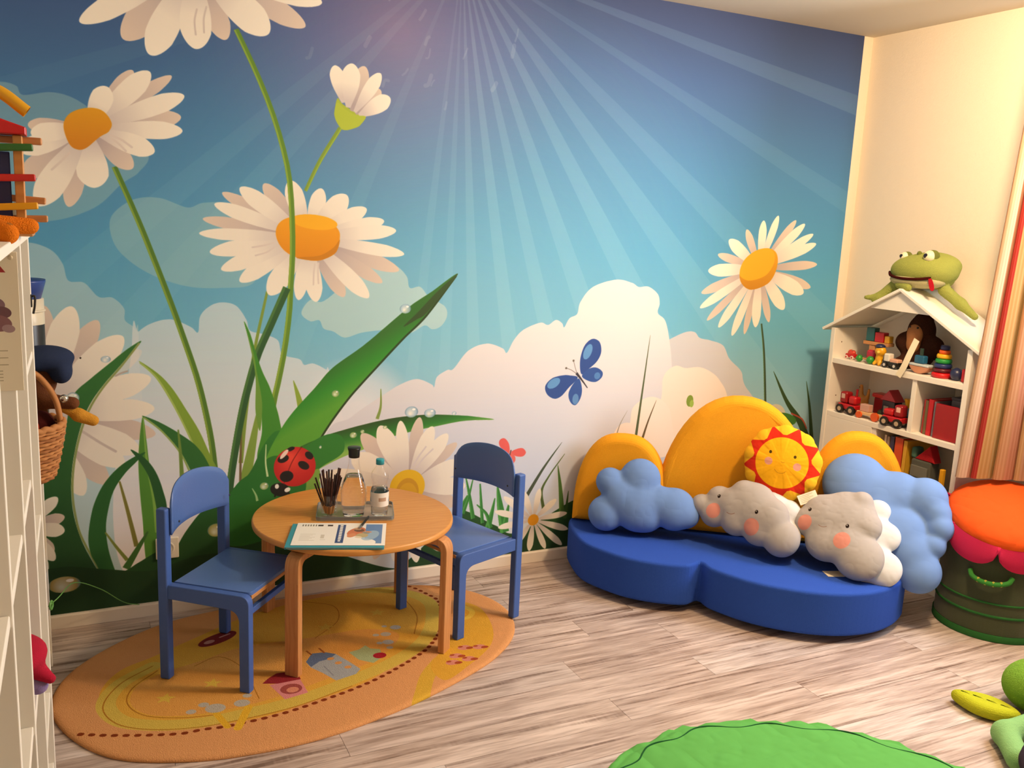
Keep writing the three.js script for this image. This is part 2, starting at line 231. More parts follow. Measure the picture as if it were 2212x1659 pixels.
  blade([119.8,167.8,117.2,182,114.1,198], 0.8, 4.4, '#7d9f42'); blade([113.4,171,112.9,185.3,112.6,197.9], 0.6, 0.9, '#6d5c3a');
  blade([72.8,82.7,78.1,96,81.4,104.8,89.4,128,93.8,141.9,97.8,155.5,100,165.4,102.4,179.2,103.8,193.5], 1.7, 2.2, '#4f7a2a', '#7fa03a');
  daisy(99.6,15.1, [64,37.8, 8, 0, 68.7,32.4, 7, 1, 57.5,29.2, 8, 0, 76.7,41.4, 11, 1, 84.9,45.5, 11, 0, 99.7,41.9, 12, 0, 109.5,37.7, 9, 1, 124.1,33.8, 13, 0, 136.9,29.8, 9, 1, 142.8,21, 9, 0, 141.8,10.9, 9, 1]);
  line([100.1,29,99.3,32.8,99.6,37.2], '#cfc4c0', 0.6); line([103.2,27.8,102.3,31.7,102.3,36.2], '#cfc4c0', 0.6);
  daisy(65.2,71, [79.5,51, 6, 1, 84.8,50.9, 8, 0, 91.6,51.5, 5, 1, 95.5,57.5, 7, 0, 94.3,64.6, 7.4, 1, 94.7,69.2, 7, 0, 85.6,76.9, 8, 0, 78.5,82.9, 7.5, 1, 66.5,90, 11.5, 0, 58.4,96.6, 7, 1, 49.2,96.6, 10, 0, 44.9,88.1, 8, 1, 44.9,79.5, 7.5, 0, 48.4,73.8, 7, 0, 47.7,71.2, 6, 1, 71.5,57, 8, 0]);
  for (const q of [[72.1,72.5,75.2,73.7,78.4,75.9], [72.5,73.7,74.6,75.3,76.5,77.3], [59.4,79.1,56.6,82.2,54,84.8]]) line(q, '#d8cdc8', 0.7);
  heart([65.3,64.3,69.9,64.9,72.4,68.4,71.5,71.3,68.7,73.3,64.3,77.3,61.5,77.8,59.3,75.9,58,70.4,60.2,66.4], '#d99a12', '#c26e0c');
  // flower bud
  fill([148.7,53.3,150.6,55.2,155,57.3,159.4,58.6,157.7,61.7,156.1,63,152.4,64.3,150,63.8,147.7,59.9,147.7,57.3], '#a3b73a');
  for (const [q, tone] of [[[155.5,58.1,165,48.7, 5.5], SHADE], [[154.1,57.4,158.8,41, 6], SHADE], [[150.9,54.7,147.5,41.9, 5.5], LIGHT], [[152.7,56.2,154.1,40.5, 7], LIGHT], [[155.2,57.6,164.9,42.8, 5], LIGHT], [[156.9,58.8,168.8,51.2, 6], LIGHT]]) petal(...q, tone);
  fill([148.5,54.9,151.5,56.9,155.5,58.6,159.4,58.9,157.7,61.7,156.1,63,152.4,64.3,150,63.8,147.7,59.9], '#aabd3c');
  // central daisy under the long stem
  daisy(137.9,104, [131.3,83.8, 8, 0, 143,86, 7, 0, 152.7,88, 9, 0, 160.3,92.6, 7, 0, 167.3,96.9, 6.4, 0, 172.2,100.4, 6.4, 0, 175.7,109.4, 5.6, 0, 173.7,115.7, 6.6, 1, 167,120.5, 6, 1, 161.7,126.4, 7.5, 0, 152,126.1, 7, 1, 141.2,128.1, 7.4, 0, 134.5,127.4, 6, 0, 123.6,125.5, 9, 0, 113.2,120.7, 7, 0, 106.8,116.5, 6.6, 0, 103,110.4, 6.6, 0, 99.5,103.9, 5, 0, 100.8,98.8, 5, 1, 104.8,93.5, 6, 0, 107.5,89.4, 5.4, 1, 113.6,87.3, 7.4, 0, 121.9,85.5, 7, 1]);
  for (const q of [[140.6,113.8,140.2,117.3,140.1,121.6], [142,113.5,141.8,117.3,142,121.1], [125.2,106.5,121.9,107.5,117.8,108.3], [125.5,108.2,122.7,110,118.9,111.2]]) line(q, '#d8cdc8', 0.6);
  heart([137.4,95.7,144.8,96.9,149.3,100.7,150,104.1,148.6,109.3,144.1,112,139.5,112.6,132,110.9,127.7,107.3,126.2,102.3,128.9,98], '#eda317', '#d4830f'); ell(140.5,98.4, 8.6, 2.7, '#f0b01c', 0.08);
  fill([150,104.6,148.6,109.3,144.1,112,139.5,112.6,133.7,111.6,142.3,110.7,147.6,107.6], '#c67f10');
  blade([112.9,33.8,118.7,45.4,124,57.5,128.2,70,131,82.2,132.1,96.1,132.3,110.4,131.6,122.6,131.1,131.9,129.3,146,127.1,157.5,125,167.2,124.1,177], 1.7, 2.2, '#5f8a2a', '#86a83a');
  // dark stalk and leaves of the central tuft
  blade([130.2,122.9,124.3,136.4,119.3,148.1,115.7,160.5,113.8,168.4,111.3,181.6,109.1,195.8,108.3,204.8], 2.9, 2.6, '#2c5a30', '#47763a');
  fill([114.6,135.4,116.7,139.7,118.6,146.3,120.9,153.7,124,160.9,126.7,170,128.8,179.1,133.7,190.5,119.7,189.4,120.8,176.8,120.2,166,118.6,153.6,116.8,144], '#3f8a2c'); fill([114.6,135.4,116,140.6,118,147.5,119.2,155.4,120.9,166.1,120.1,176.8,118.5,169.5,118.6,157.1,117.3,147.5], '#6a9a3c');
  // dark leaves on the left
  g = c.createLinearGradient(0, 150, 0, 240); g.addColorStop(0, '#2f7030'); g.addColorStop(1, '#14401c');
  daisy(46.7,166.5, [58.1,129.7, 11, 0, 65.9,134.5, 9, 1, 73.6,140.1, 11, 0, 79.5,145.2, 8, 2, 82.3,155.1, 10, 0, 83.2,166.3, 9, 0, 83.3,175.8, 8.6, 1, 77.9,181.8, 10, 0, 72.6,186.5, 10, 0, 67.1,192.9, 9, 1, 59.1,196.4, 9, 0, 51,198.9, 10, 1, 49.7,129.4, 9, 1, 42,134, 10, 0]);
  line([59.2,172.9,64.9,177.5,70,181.2], '#cbbfba', 0.9); line([70.9,154,72.7,153.1,74.7,152.5], '#b8aca6', 0.6);
  fill([79.5,142,74.1,145.3,69,149.6,63,154.7,57.9,159.4,56,164.5,55,169.4,53.3,178.3,49.4,185.4,45.9,193.4,42.3,216.6,41.4,237,65,240.8,66.1,230.2,62.9,225.2,59.7,217.9,57.5,211.6,55.8,203.7,55.3,195.3,56,185.8,58.3,174.7,61.5,165.5,66.2,158,73,149.8], g);
  line([78.7,142.8,72.9,150.5,66.6,158.2,62,165.8,58.7,175,56.4,186,55.7,195.4,56.3,203.7,57.9,211.6,63.4,225.6], '#8a9a5a', 0.7);
  fill([78.5,149,84.5,153.5,89.2,159.1,93.9,167.3,98.2,175.4,102.1,185.3,106.1,195.5,99.5,194.9,97.2,184.1,93.4,174.2,88.1,162.8,83.7,155], '#7fa338'); line([79,149.7,84.1,155,88.6,163.1,93.7,174.6,97.7,185], '#a4bf62', 0.6);
  fill([79,168.9,84.8,171.5,91,175.8,97.3,181.4,101.5,188.8,104.4,198.9,109.3,206.7,97.7,205.5,96.2,194.6,92.4,184.6,85.5,174.6], '#2b6a2c'); line([79.8,169.6,85.5,174.9,91.9,184,95.9,194.6], '#8faa5a', 0.6);
  blade([91,174.6,91.6,183.7,92,195.1], 0.5, 1.6, '#6f8f3c');
  fill([79.3,169.1,80.2,177.7,80.9,186.3,82.2,195.1,83.9,207.6,83.5,225.5,79.2,224.9,78.1,207,77.5,196.4,77.3,186,78,176.7], '#4e8a2e'); blade([79.3,169.1,80.2,186.2,82.2,200.4,83,212.8], 0.2, 1.6, '#7fae4a');
  fill([79.7,182.2,75.2,184.1,70.9,187,67,191.1,64.1,195.8,61.6,202.6,60.1,211.9,60.6,218,62,221.7,64.7,227.4,69.9,231.1,68,224.3,66.4,217,65.9,209.1,66.9,202.3,68.9,195.6,72.5,189.9,76.9,185.3], '#236028');
  fill([74.9,180.9,79.4,184.3,82.9,189.6,85.3,197.1,86.6,206.1,86.1,229.5,81.9,228.9,83.3,211.1,82.6,201.3,80.7,191.8,77.8,185.7], '#1f5626');
  blade([70.9,192.3,73.1,202.9,75.8,217.3], 0.6, 1.6, '#7c7a34'); blade([65.6,210.8,68.9,216.5,72.5,222.2], 0.5, 1.3, '#7c8a3c'); blade([79.8,212.1,76.2,218.3,72,225.4], 0.6, 2.6, '#3a6a2a');
  daisy(40.7,206.2, [50.9,196.2, 5, 0, 52.9,203.5, 5, 1, 52.7,208.8, 6, 0, 48.9,216.2, 5, 1, 49.1,219.3, 5, 0, 46.3,223.9, 5, 0]);
  // tuft base and ground
  g = c.createLinearGradient(0, 180, 0, 244); g.addColorStop(0, '#2a7a2c'); g.addColorStop(0.5, '#1c5422'); g.addColorStop(1, '#123a18');
  fill([40.5,224.8,47.8,222.8,61,223.9,70.1,226.5,76.4,223.6,83.6,220.1,87.5,222.4,92.6,214,99.3,205.7,106,201.8,110.6,198.1,116.2,192.8,121.5,182.3,126.7,177.2,133.7,180.4,142.7,181,142.7,194.2,144.8,225.8,160.1,234.7,176.1,238.9,201.4,218.3,206.7,217.9,220.1,225.6,231.6,230.1,259.1,217.9,271.4,219.1,287.1,259.7,39.8,240.3], g);
  fill([40.4,225.7,50.7,222,65.5,224.8,81,227.3,97.3,223.6,119.5,224.6,144.8,227.8,176.1,239.5,203,235.2,234.1,233.7,260.1,233.4,276.9,260.5,39.7,242], '#123c18', true);
  // big diagonal leaf and the long arching one
  g = c.createLinearGradient(155.2,147.5, 162.8,160.7); g.addColorStop(0, '#2f6a26'); g.addColorStop(0.5, '#2f8a2a'); g.addColorStop(1, '#57a032');
  fill([198.6,116.8,187.1,124.3,179,129.5,169.2,137.5,159.6,145.3,147.8,153.5,140.8,161.2,132.6,170.1,127.5,177.4,122.3,187.8,119.6,200.4,133.7,201.7,138.7,188.1,142.7,181.3,147.9,173.9,155,164.6,165.9,153,176.2,142.2,185.6,133.2], g);
  line([197.8,117.7,185.6,133.6,176.2,142.6,165.9,153.3,155,165,147.9,174.2,143,181.6], '#243d18', 0.8); fill([198.6,116.8,190,123.9,182.4,131.7,176.1,137.8,181.5,135.1,186.3,131.8], '#2d4a20');
  g = c.createLinearGradient(182.5,173.9, 183.8,183.7); g.addColorStop(0, '#2a4c1e'); g.addColorStop(0.5, '#2c7a2a'); g.addColorStop(1, '#86b653');
  fill([217.4,178.1,208.3,176.3,200.1,175.3,186.7,174.3,173.9,174.8,161.2,176.7,149.1,179.3,142.7,181.3,133.7,185,126.6,191.8,121.3,202.4,133.7,201.7,141.5,194.5,152.3,189.5,160.8,186.9,167.6,183.8,180.3,181,190.1,179.6,203.5,177.9], g);
  fill([142.7,181,150.9,180.6,152.3,187.3,144.6,192.3,133.7,198,130.2,190.2], '#2c7a2c');
  fill([142.7,193.9,143.2,202.6,142.8,208.3,136.4,207.6,137.7,198.3,138.8,195.6], '#79a646'); fill([110.6,198.1,117.1,192.8,124.9,187.1,133.7,190.5,137.3,202,126.6,217.9,109.1,221.4,104.2,211.6], '#247028');
  blade([122.3,182.3,122.1,189.6,122.8,195.1], 0.3, 0.8, '#c6dca8'); blade([117,199.2,118.4,202.1,118.9,204.4], 0.3, 1, '#9fc486');
  // daisy behind the table
  daisy(179.3,204, [159.5,180.6, 8, 1, 166.9,177.8, 9, 0, 175.6,176.2, 6, 0, 183.9,175.2, 6.5, 1, 189.7,179.4, 7.5, 0, 196.4,183, 7.5, 0, 200.7,187.2, 6, 1, 203.8,196.1, 9, 0, 205.2,206.4, 9, 0, 201.2,214.2, 8, 1, 155.7,189.4, 11, 0, 142.8,197.8, 12, 0, 148.4,206.9, 10, 0, 165.6,234, 7, 1, 174.4,236, 7, 0, 184.2,237.9, 7, 0, 160,227.7, 8, 0, 194.5,234.1, 8, 1]);
  for (const q of [[181.7,195.3,184,191.6,186.9,187.9], [183.1,196.4,186,192.7,190,189.1]]) line(q, '#d6cdd0', 0.7);
  ell(179.3,204.4, 7.6, 7.4, '#e0b41c'); ell(179.3,206.8, 5, 6.2, '#c79320'); ell(179.4,208, 4.2, 5.4, '#d2a022');
  // grass and small daisy right of the table
  const tuft = [[[205.3,202.3,207.3,210.7,209.4,221.3], 0.4, 2], [[208.7,203.6,206.9,211.7,204.6,218.7], 0.4, 1.6], [[212.1,206,212.8,213.3,213.9,223.9], 0.6, 1.6], [[206.4,210.6,204.4,214.5,201.4,220.4], 0.5, 2.6], [[220.4,207.8,221.9,216.3,224.8,229.3], 0.6, 4.4], [[219.4,213.1,218.1,220.1,216.6,226.3], 0.4, 3], [[226.4,215.7,225.5,220.9,224.7,227.2], 0.4, 3], [[210.9,215.2,215.5,219.8,218,226.4], 0.4, 2]];
  for (const [q, a, b] of tuft) blade(q, a, b, '#2f7d34', '#4c9a48');
  blade([251.2,190.3,242.7,201.3,234.9,213.4], 0.1, 1.8, '#3f4c3a'); blade([252.9,195.8,245.3,205.8,242.2,211.9,243.6,220.7], 0.2, 1.6, '#4a6030'); blade([249.7,200.8,251.5,210.7,253.2,223.9], 0.2, 2.8, '#3f6a2a'); blade([255.9,213.2,255.4,219.7,254.8,226.2], 0.2, 2, '#2f5a26');
  daisy(238.7,225.1, [241.2,210.8, 3.6, 0, 249.9,216.6, 3.6, 0, 255.8,223.7, 3.4, 0, 256.8,231.5, 3.6, 0, 254.1,238.7, 3.6, 0, 245.6,239.4, 3.4, 0, 237.4,239.5, 3.8, 0, 230.3,236, 3.6, 0, 221.5,226.8, 3.4, 0, 219.6,219.2, 3.4, 0, 223.6,212.9, 3.6, 0, 232.7,211, 3.8, 0]);
  ell(238.7,225.1, 2.7, 2.6, '#d7930f');
  // butterflies
  const wing = (q, col, hi) => { fill(q, col); if (hi) { c.save(); path(q); c.clip(); ell(hi[0], hi[1], hi[2], hi[3], hi[4] ?? '#5f93cf', hi[5] ?? 0); c.restore(); } };
  wing([259.1,159.9,258,154.1,259.3,148.3,261.9,145.1,264.6,144.3,267.6,146,268.6,150.2,266.8,154.3,262.7,157.7], '#274a94', [261.7,150, 2, 3.6, '#5d94cf', 0.4]); wing([259.4,160.7,262.7,157.7,266.5,157.2,269.8,159.2,269.7,161.7,266.7,163.7,262.6,163], '#2b519c', [267.3,161, 1.6, 1.6, '#4e80c0']);
  wing([257.3,161.5,253,160.3,249.3,160.2,244.3,161.4,241.3,164.6,242.4,168.3,246,170.4,249.4,169.5,252.9,165.9], '#274a94', [245.4,163.5, 3.4, 2, '#5d94cf', -0.5]); wing([258,161.9,259.8,166.6,259.3,170.8,256.9,173.8,254.2,172.2,253.1,168.4,255.1,164.3], '#2b519c', [256.8,171.1, 1.6, 2.4, '#5a8ac4']);
  blade([256.5,159.4,259.3,162.4,262.6,166.3], 1.3, 0.4, '#34303c'); line([256.7,159.4,255.6,156.5,254.7,153.8], '#6a625c', 0.22); line([256.5,159.6,253.8,157.9,251.2,157], '#6a625c', 0.22); ell(254.7,153.8, 0.5, 0.5, '#6a625c'); ell(251.2,157, 0.5, 0.5, '#6a625c');
  wing([225.5,192.7,224.9,189.1,222.8,186.7,220.6,187.2,220.3,189.2,222.1,191.8,224.4,193.2], '#e2605c'); wing([225.3,193.3,222.6,192.3,220.9,193.4,221.8,194.9,224,194.8], '#e06a64'); wing([226.2,193.1,228.6,191.9,231.7,191.7,233.4,193.7,231.9,195.4,228.5,195], '#e2605c'); wing([226,193.5,228.1,195.1,228.4,197,227.1,198.2,225.7,196.4], '#e06a64'); line([226.1,192.3,225.6,194.3], '#7a3c3c', 0.6);
  // ladybird
  const lb = [133.2,192]; ell(lb[0], lb[1], 8.1, 7.9, '#c9231f', 0.2); g = c.createRadialGradient(lb[0] - 2, lb[1] - 4, 1, lb[0], lb[1], 9); g.addColorStop(0, 'rgba(235,80,60,.8)'); g.addColorStop(1, 'rgba(150,20,25,.25)'); ell(lb[0], lb[1], 8.1, 7.9, g, 0.2);
  ell(127.5,200.7, 3.8, 2.6, '#17120f', 0.3); line([135.8,184.2,131.9,190.4,128.9,198.5], '#7c1512', 0.35);
  ell(130,195.6, 2.6, 2.2, '#17120f'); ell(128.7,188.5, 2.2, 1.5, '#17120f', -0.3); ell(136.6,191.7, 2.4, 1.5, '#17120f', 0.6); ell(138.7,187.9, 1.9, 1.3, '#17120f', 0.8); ell(131.6,184.8, 1.6, 0.8, '#17120f', -0.3);
  ell(129.1,186.7, 2.3, 0.8, '#f3d9cf', -0.85); ell(126.3,199.3, 0.8, 1, '#f4f0e8'); ell(130.3,201, 1.2, 0.9, '#f4f0e8', -0.4);
  for (const q of [[125.9,202.1,125.5,203.2], [128.7,202.4,129.1,205], [130.9,202.6,131.4,204.5]]) line(q, '#17120f', 0.7);
  // dew drops
  drop(176.7,130.8, 2.3, 1.9); drop(180.3,172.8, 2.8, 2.3); drop(188.3,173.7, 2.5, 1.9); drop(199,174.4, 1, 0.8); drop(67.9,148.1, 1.6, 1.2); drop(148.9,163.8, 1.5, 1.4, '#9fb56a'); drop(156.2,180.9, 1.5, 1.2, '#9fb56a'); drop(159.9,179.7, 0.9, 0.8, '#9fb56a'); drop(169.3,178.5, 0.9, 0.7, '#9fb56a'); drop(121.5,198.7, 1.7, 1.5, '#a9b86a'); drop(143.1,184.9, 0.5, 0.7, '#cfe0b0'); drop(103.5,214.3, 3, 2.6, '#b9b06a'); drop(51.8,228.7, 5.2, 3, '#c7a866'); drop(57.2,161.3, 2, 2, '#e8efe8');
});

// ---------------------------------------------------------------- room
const RX = 3.515, LX = -0.6, CZ = 6.2, CY = 2.446;
const wallPaint = std('#ebdecb', { roughness: 0.9, bumpMap: rep(fuzzB, 4), bumpScale: 0.0008 });
const wallBack = struct('wall_back', uvm(bx(RX - LX + 0.2, CY + 0.1, 0.1, (RX + LX) / 2, CY / 2, -0.0505)), wallPaint);
const mg = new THREE.PlaneGeometry(4.056, 2.446).translate(LX + 2.028, 1.223, 0); mesh('mural_print', mg, std('#ffffff', { map: muralTex, roughness: 0.75 }), wallBack).userData.label = 'printed daisy meadow mural with blue sky, clouds and butterflies';
struct('wall_left', uvm(bx(0.1, CY + 0.1, CZ + 0.2, LX - 0.05, CY / 2, CZ / 2)), wallPaint);
struct('wall_front', uvm(bx(RX - LX + 0.2, CY + 0.1, 0.1, (RX + LX) / 2, CY / 2, CZ + 0.05)), wallPaint);
struct('ceiling', uvm(bx(RX - LX + 0.2, 0.1, CZ + 0.2, (RX + LX) / 2, CY + 0.05, CZ / 2)), std('#d3c7b4', { roughness: 0.95 }));
const WT = 0.16;      // the right wall round its window opening
struct('wall_right', uvm(join([bx(WT, CY + 0.1, WIN.z0 + 0.1, RX + WT / 2, CY / 2, (WIN.z0 - 0.1) / 2), bx(WT, CY + 0.1, CZ + 0.1 - WIN.z1, RX + WT / 2, CY / 2, (CZ + 0.1 + WIN.z1) / 2), bx(WT, WIN.y0 + 0.05, WIN.z1 - WIN.z0, RX + WT / 2, (WIN.y0 - 0.05) / 2, (WIN.z0 + WIN.z1) / 2), bx(WT, CY + 0.05 - WIN.y1, WIN.z1 - WIN.z0, RX + WT / 2, (CY + 0.05 + WIN.y1) / 2, (WIN.z0 + WIN.z1) / 2)])), wallPaint);
{ const zc = (WIN.z0 + WIN.z1) / 2, yc = (WIN.y0 + WIN.y1) / 2, wz = WIN.z1 - WIN.z0, wy = WIN.y1 - WIN.y0, win = struct('window_1', join([rb(0.06, wy, 0.05, 0.006, RX + 0.09, yc, WIN.z0 + 0.025), rb(0.06, wy, 0.05, 0.006, RX + 0.09, yc, WIN.z1 - 0.025), rb(0.06, 0.05, wz, 0.006, RX + 0.09, WIN.y0 + 0.025, zc), rb(0.06, 0.05, wz, 0.006, RX + 0.09, WIN.y1 - 0.025, zc), rb(0.06, wy, 0.04, 0.006, RX + 0.09, yc, zc)]), white);
  const glass = phys('#ffffff', { transmission: 1, roughness: 0, thickness: 0, ior: 1.45 });
  for (const s of [-1, 1]) mesh('pane', bx(0.004, wy - 0.1, wz / 2 - 0.07, RX + 0.09, yc, zc + s * wz / 4), glass, win);
  mesh('window_sill', rb(0.2, 0.03, wz + 0.1, 0.008, RX + 0.0, WIN.y0 - 0.012, zc), white, win); }
// laminate floor: weathered oak boards laid along the mural
const plankTex = dataTex(2048, 1024, (x, y) => {
  const u = x / 2048 * 2.56, v = y / 1024 * 1.28, fine = fbm(u * 16, v * 210, 4), mid = fbm(u * 4 + 7, v * 48 + 3, 4), big = fbm(u * 1.6 + 31, v * 8 + 11, 3), saw = vn(u * 160, v * 18);
  let t = 0.30 + 0.7 * (mid - 0.47) + 0.6 * (fine - 0.47) + 0.32 * (big - 0.45); const streak = Math.max(0, fbm(u * 2.6 + 50, v * 66 + 20, 4) - 0.56) * 3.4, pale = Math.max(0, fbm(u * 3 + 80, v * 30 + 70, 3) - 0.5) * 2.4;
  t = t + streak * (0.8 + 0.5 * saw) - pale * 0.6; const kx = fbm(u * 7 + 3, v * 26 + 90, 2); if (kx > 0.67) t += (kx - 0.67) * 7;
  t = Math.max(0, Math.min(1, t)); const lo = [218, 204, 198], hi = [120, 101, 91]; return [0, 1, 2].map((k) => lo[k] + (hi[k] - lo[k]) * t);
});
const floorObj = struct('floor', uvm(bx(RX - LX + 0.2, 0.1, CZ + 0.2, (RX + LX) / 2, -0.06, CZ / 2)), std('#4a3a2e', { roughness: 0.9 }));
{ const PW = 0.135, PLN = 1.28, plankMat = ['#ffffff', '#faf5f1', '#fdf8f3', '#f5f0ec'].map((c) => std(c, { map: plankTex, roughness: 0.36, bumpMap: plankTex, bumpScale: -0.0006 })), variants = [];
  const plank = (len, k) => { const g = bx(len - 0.0012, 0.0095, PW - 0.0012), uv = g.attributes.uv, p = g.attributes.position, ou = hash(k, 3) * 1.2, ov = (k % 9) * 0.14; for (let i = 0; i < p.count; i++) uv.setXY(i, (p.getX(i) + len / 2 + ou) / 2.56, (p.getZ(i) + PW / 2 + ov) / 1.28); return g; };
  for (let k = 0; k < 18; k++) variants.push(plank(PLN, k));
  for (let row = 0; row * PW + 0.058 - PW < CZ; row++) {
    const zc = 0.058 - PW / 2 + row * PW; let x = 1.49 - PLN * 4 + (row % 2 ? 0 : 0.47) + 0.21 * ((row * 7) % 5 === 0 ? 1 : 0) - (row % 3) * 0.02, k = 0;
    for (; x < RX; x += PLN, k++) { if (x + PLN < LX) continue; const a = Math.max(x, LX), b = Math.min(x + PLN, RX); if (b - a < 0.03) continue; const full = a === x && b === x + PLN, id = (row * 5 + k * 3) % 18;
      const m = mesh('plank', full ? variants[id] : plank(b - a, id), plankMat[(row * 3 + k) % 4], floorObj); m.position.set((a + b) / 2, -0.00475, zc); } } }
const baseM = std('#efe3d4', { roughness: 0.45 });
{ const prof = (len) => { const s = new THREE.Shape(); s.moveTo(0, 0.0008); s.lineTo(0.014, 0.0008); s.lineTo(0.014, 0.042); s.quadraticCurveTo(0.014, 0.05, 0.006, 0.05); s.lineTo(0, 0.05); s.closePath(); return new THREE.ExtrudeGeometry(s, { depth: len, bevelEnabled: false }); };
  struct('baseboard_back', prof(RX - LX).rotateY(-Math.PI / 2).scale(1, 1, 1).translate(RX, 0, 0.0005), baseM);
  struct('baseboard_right', prof(CZ).rotateY(Math.PI).translate(RX - 0.0005, 0, CZ), baseM); }
{ const L = thing('ceiling_lamp', 'warm white glass globe pendant lamp hanging from the ceiling', 'lamp', [LAMP[0], LAMP[1], LAMP[2]]);
  mesh('globe', sph(0.11, 0, 0, 0), new THREE.MeshStandardMaterial({ color: '#fff3dd', emissive: new THREE.Color(1, 0.72, 0.4), emissiveIntensity: 4, roughness: 0.4 }), L);
  mesh('cord', cyl(0.004, 0.004, CY - LAMP[1] - 0.11, 0, (CY - LAMP[1] + 0.11) / 2, 0, 8), white, L); mesh('ceiling_rose', cyl(0.05, 0.04, 0.02, 0, CY - LAMP[1] - 0.0105, 0), white, L);
  const pl = new THREE.PointLight(new THREE.Color(1, 0.70, 0.40), 24, 0, 2); pl.castShadow = true; pl.shadow.radius = 5; L.add(pl); }
{ const s = thing('wall_socket', 'white square wall socket low on the mural behind the left chair', 'socket', [0.262, 0.255, 0.0]);
  mesh('plate', rb(0.08, 0.08, 0.01, 0.004, 0, 0, 0.0052), white, s); mesh('insert', lathe([[0.018, 0.0108], [0.02, 0.0128], [0.024, 0.0128], [0.026, 0.0105]]).rotateX(Math.PI / 2), white, s); }

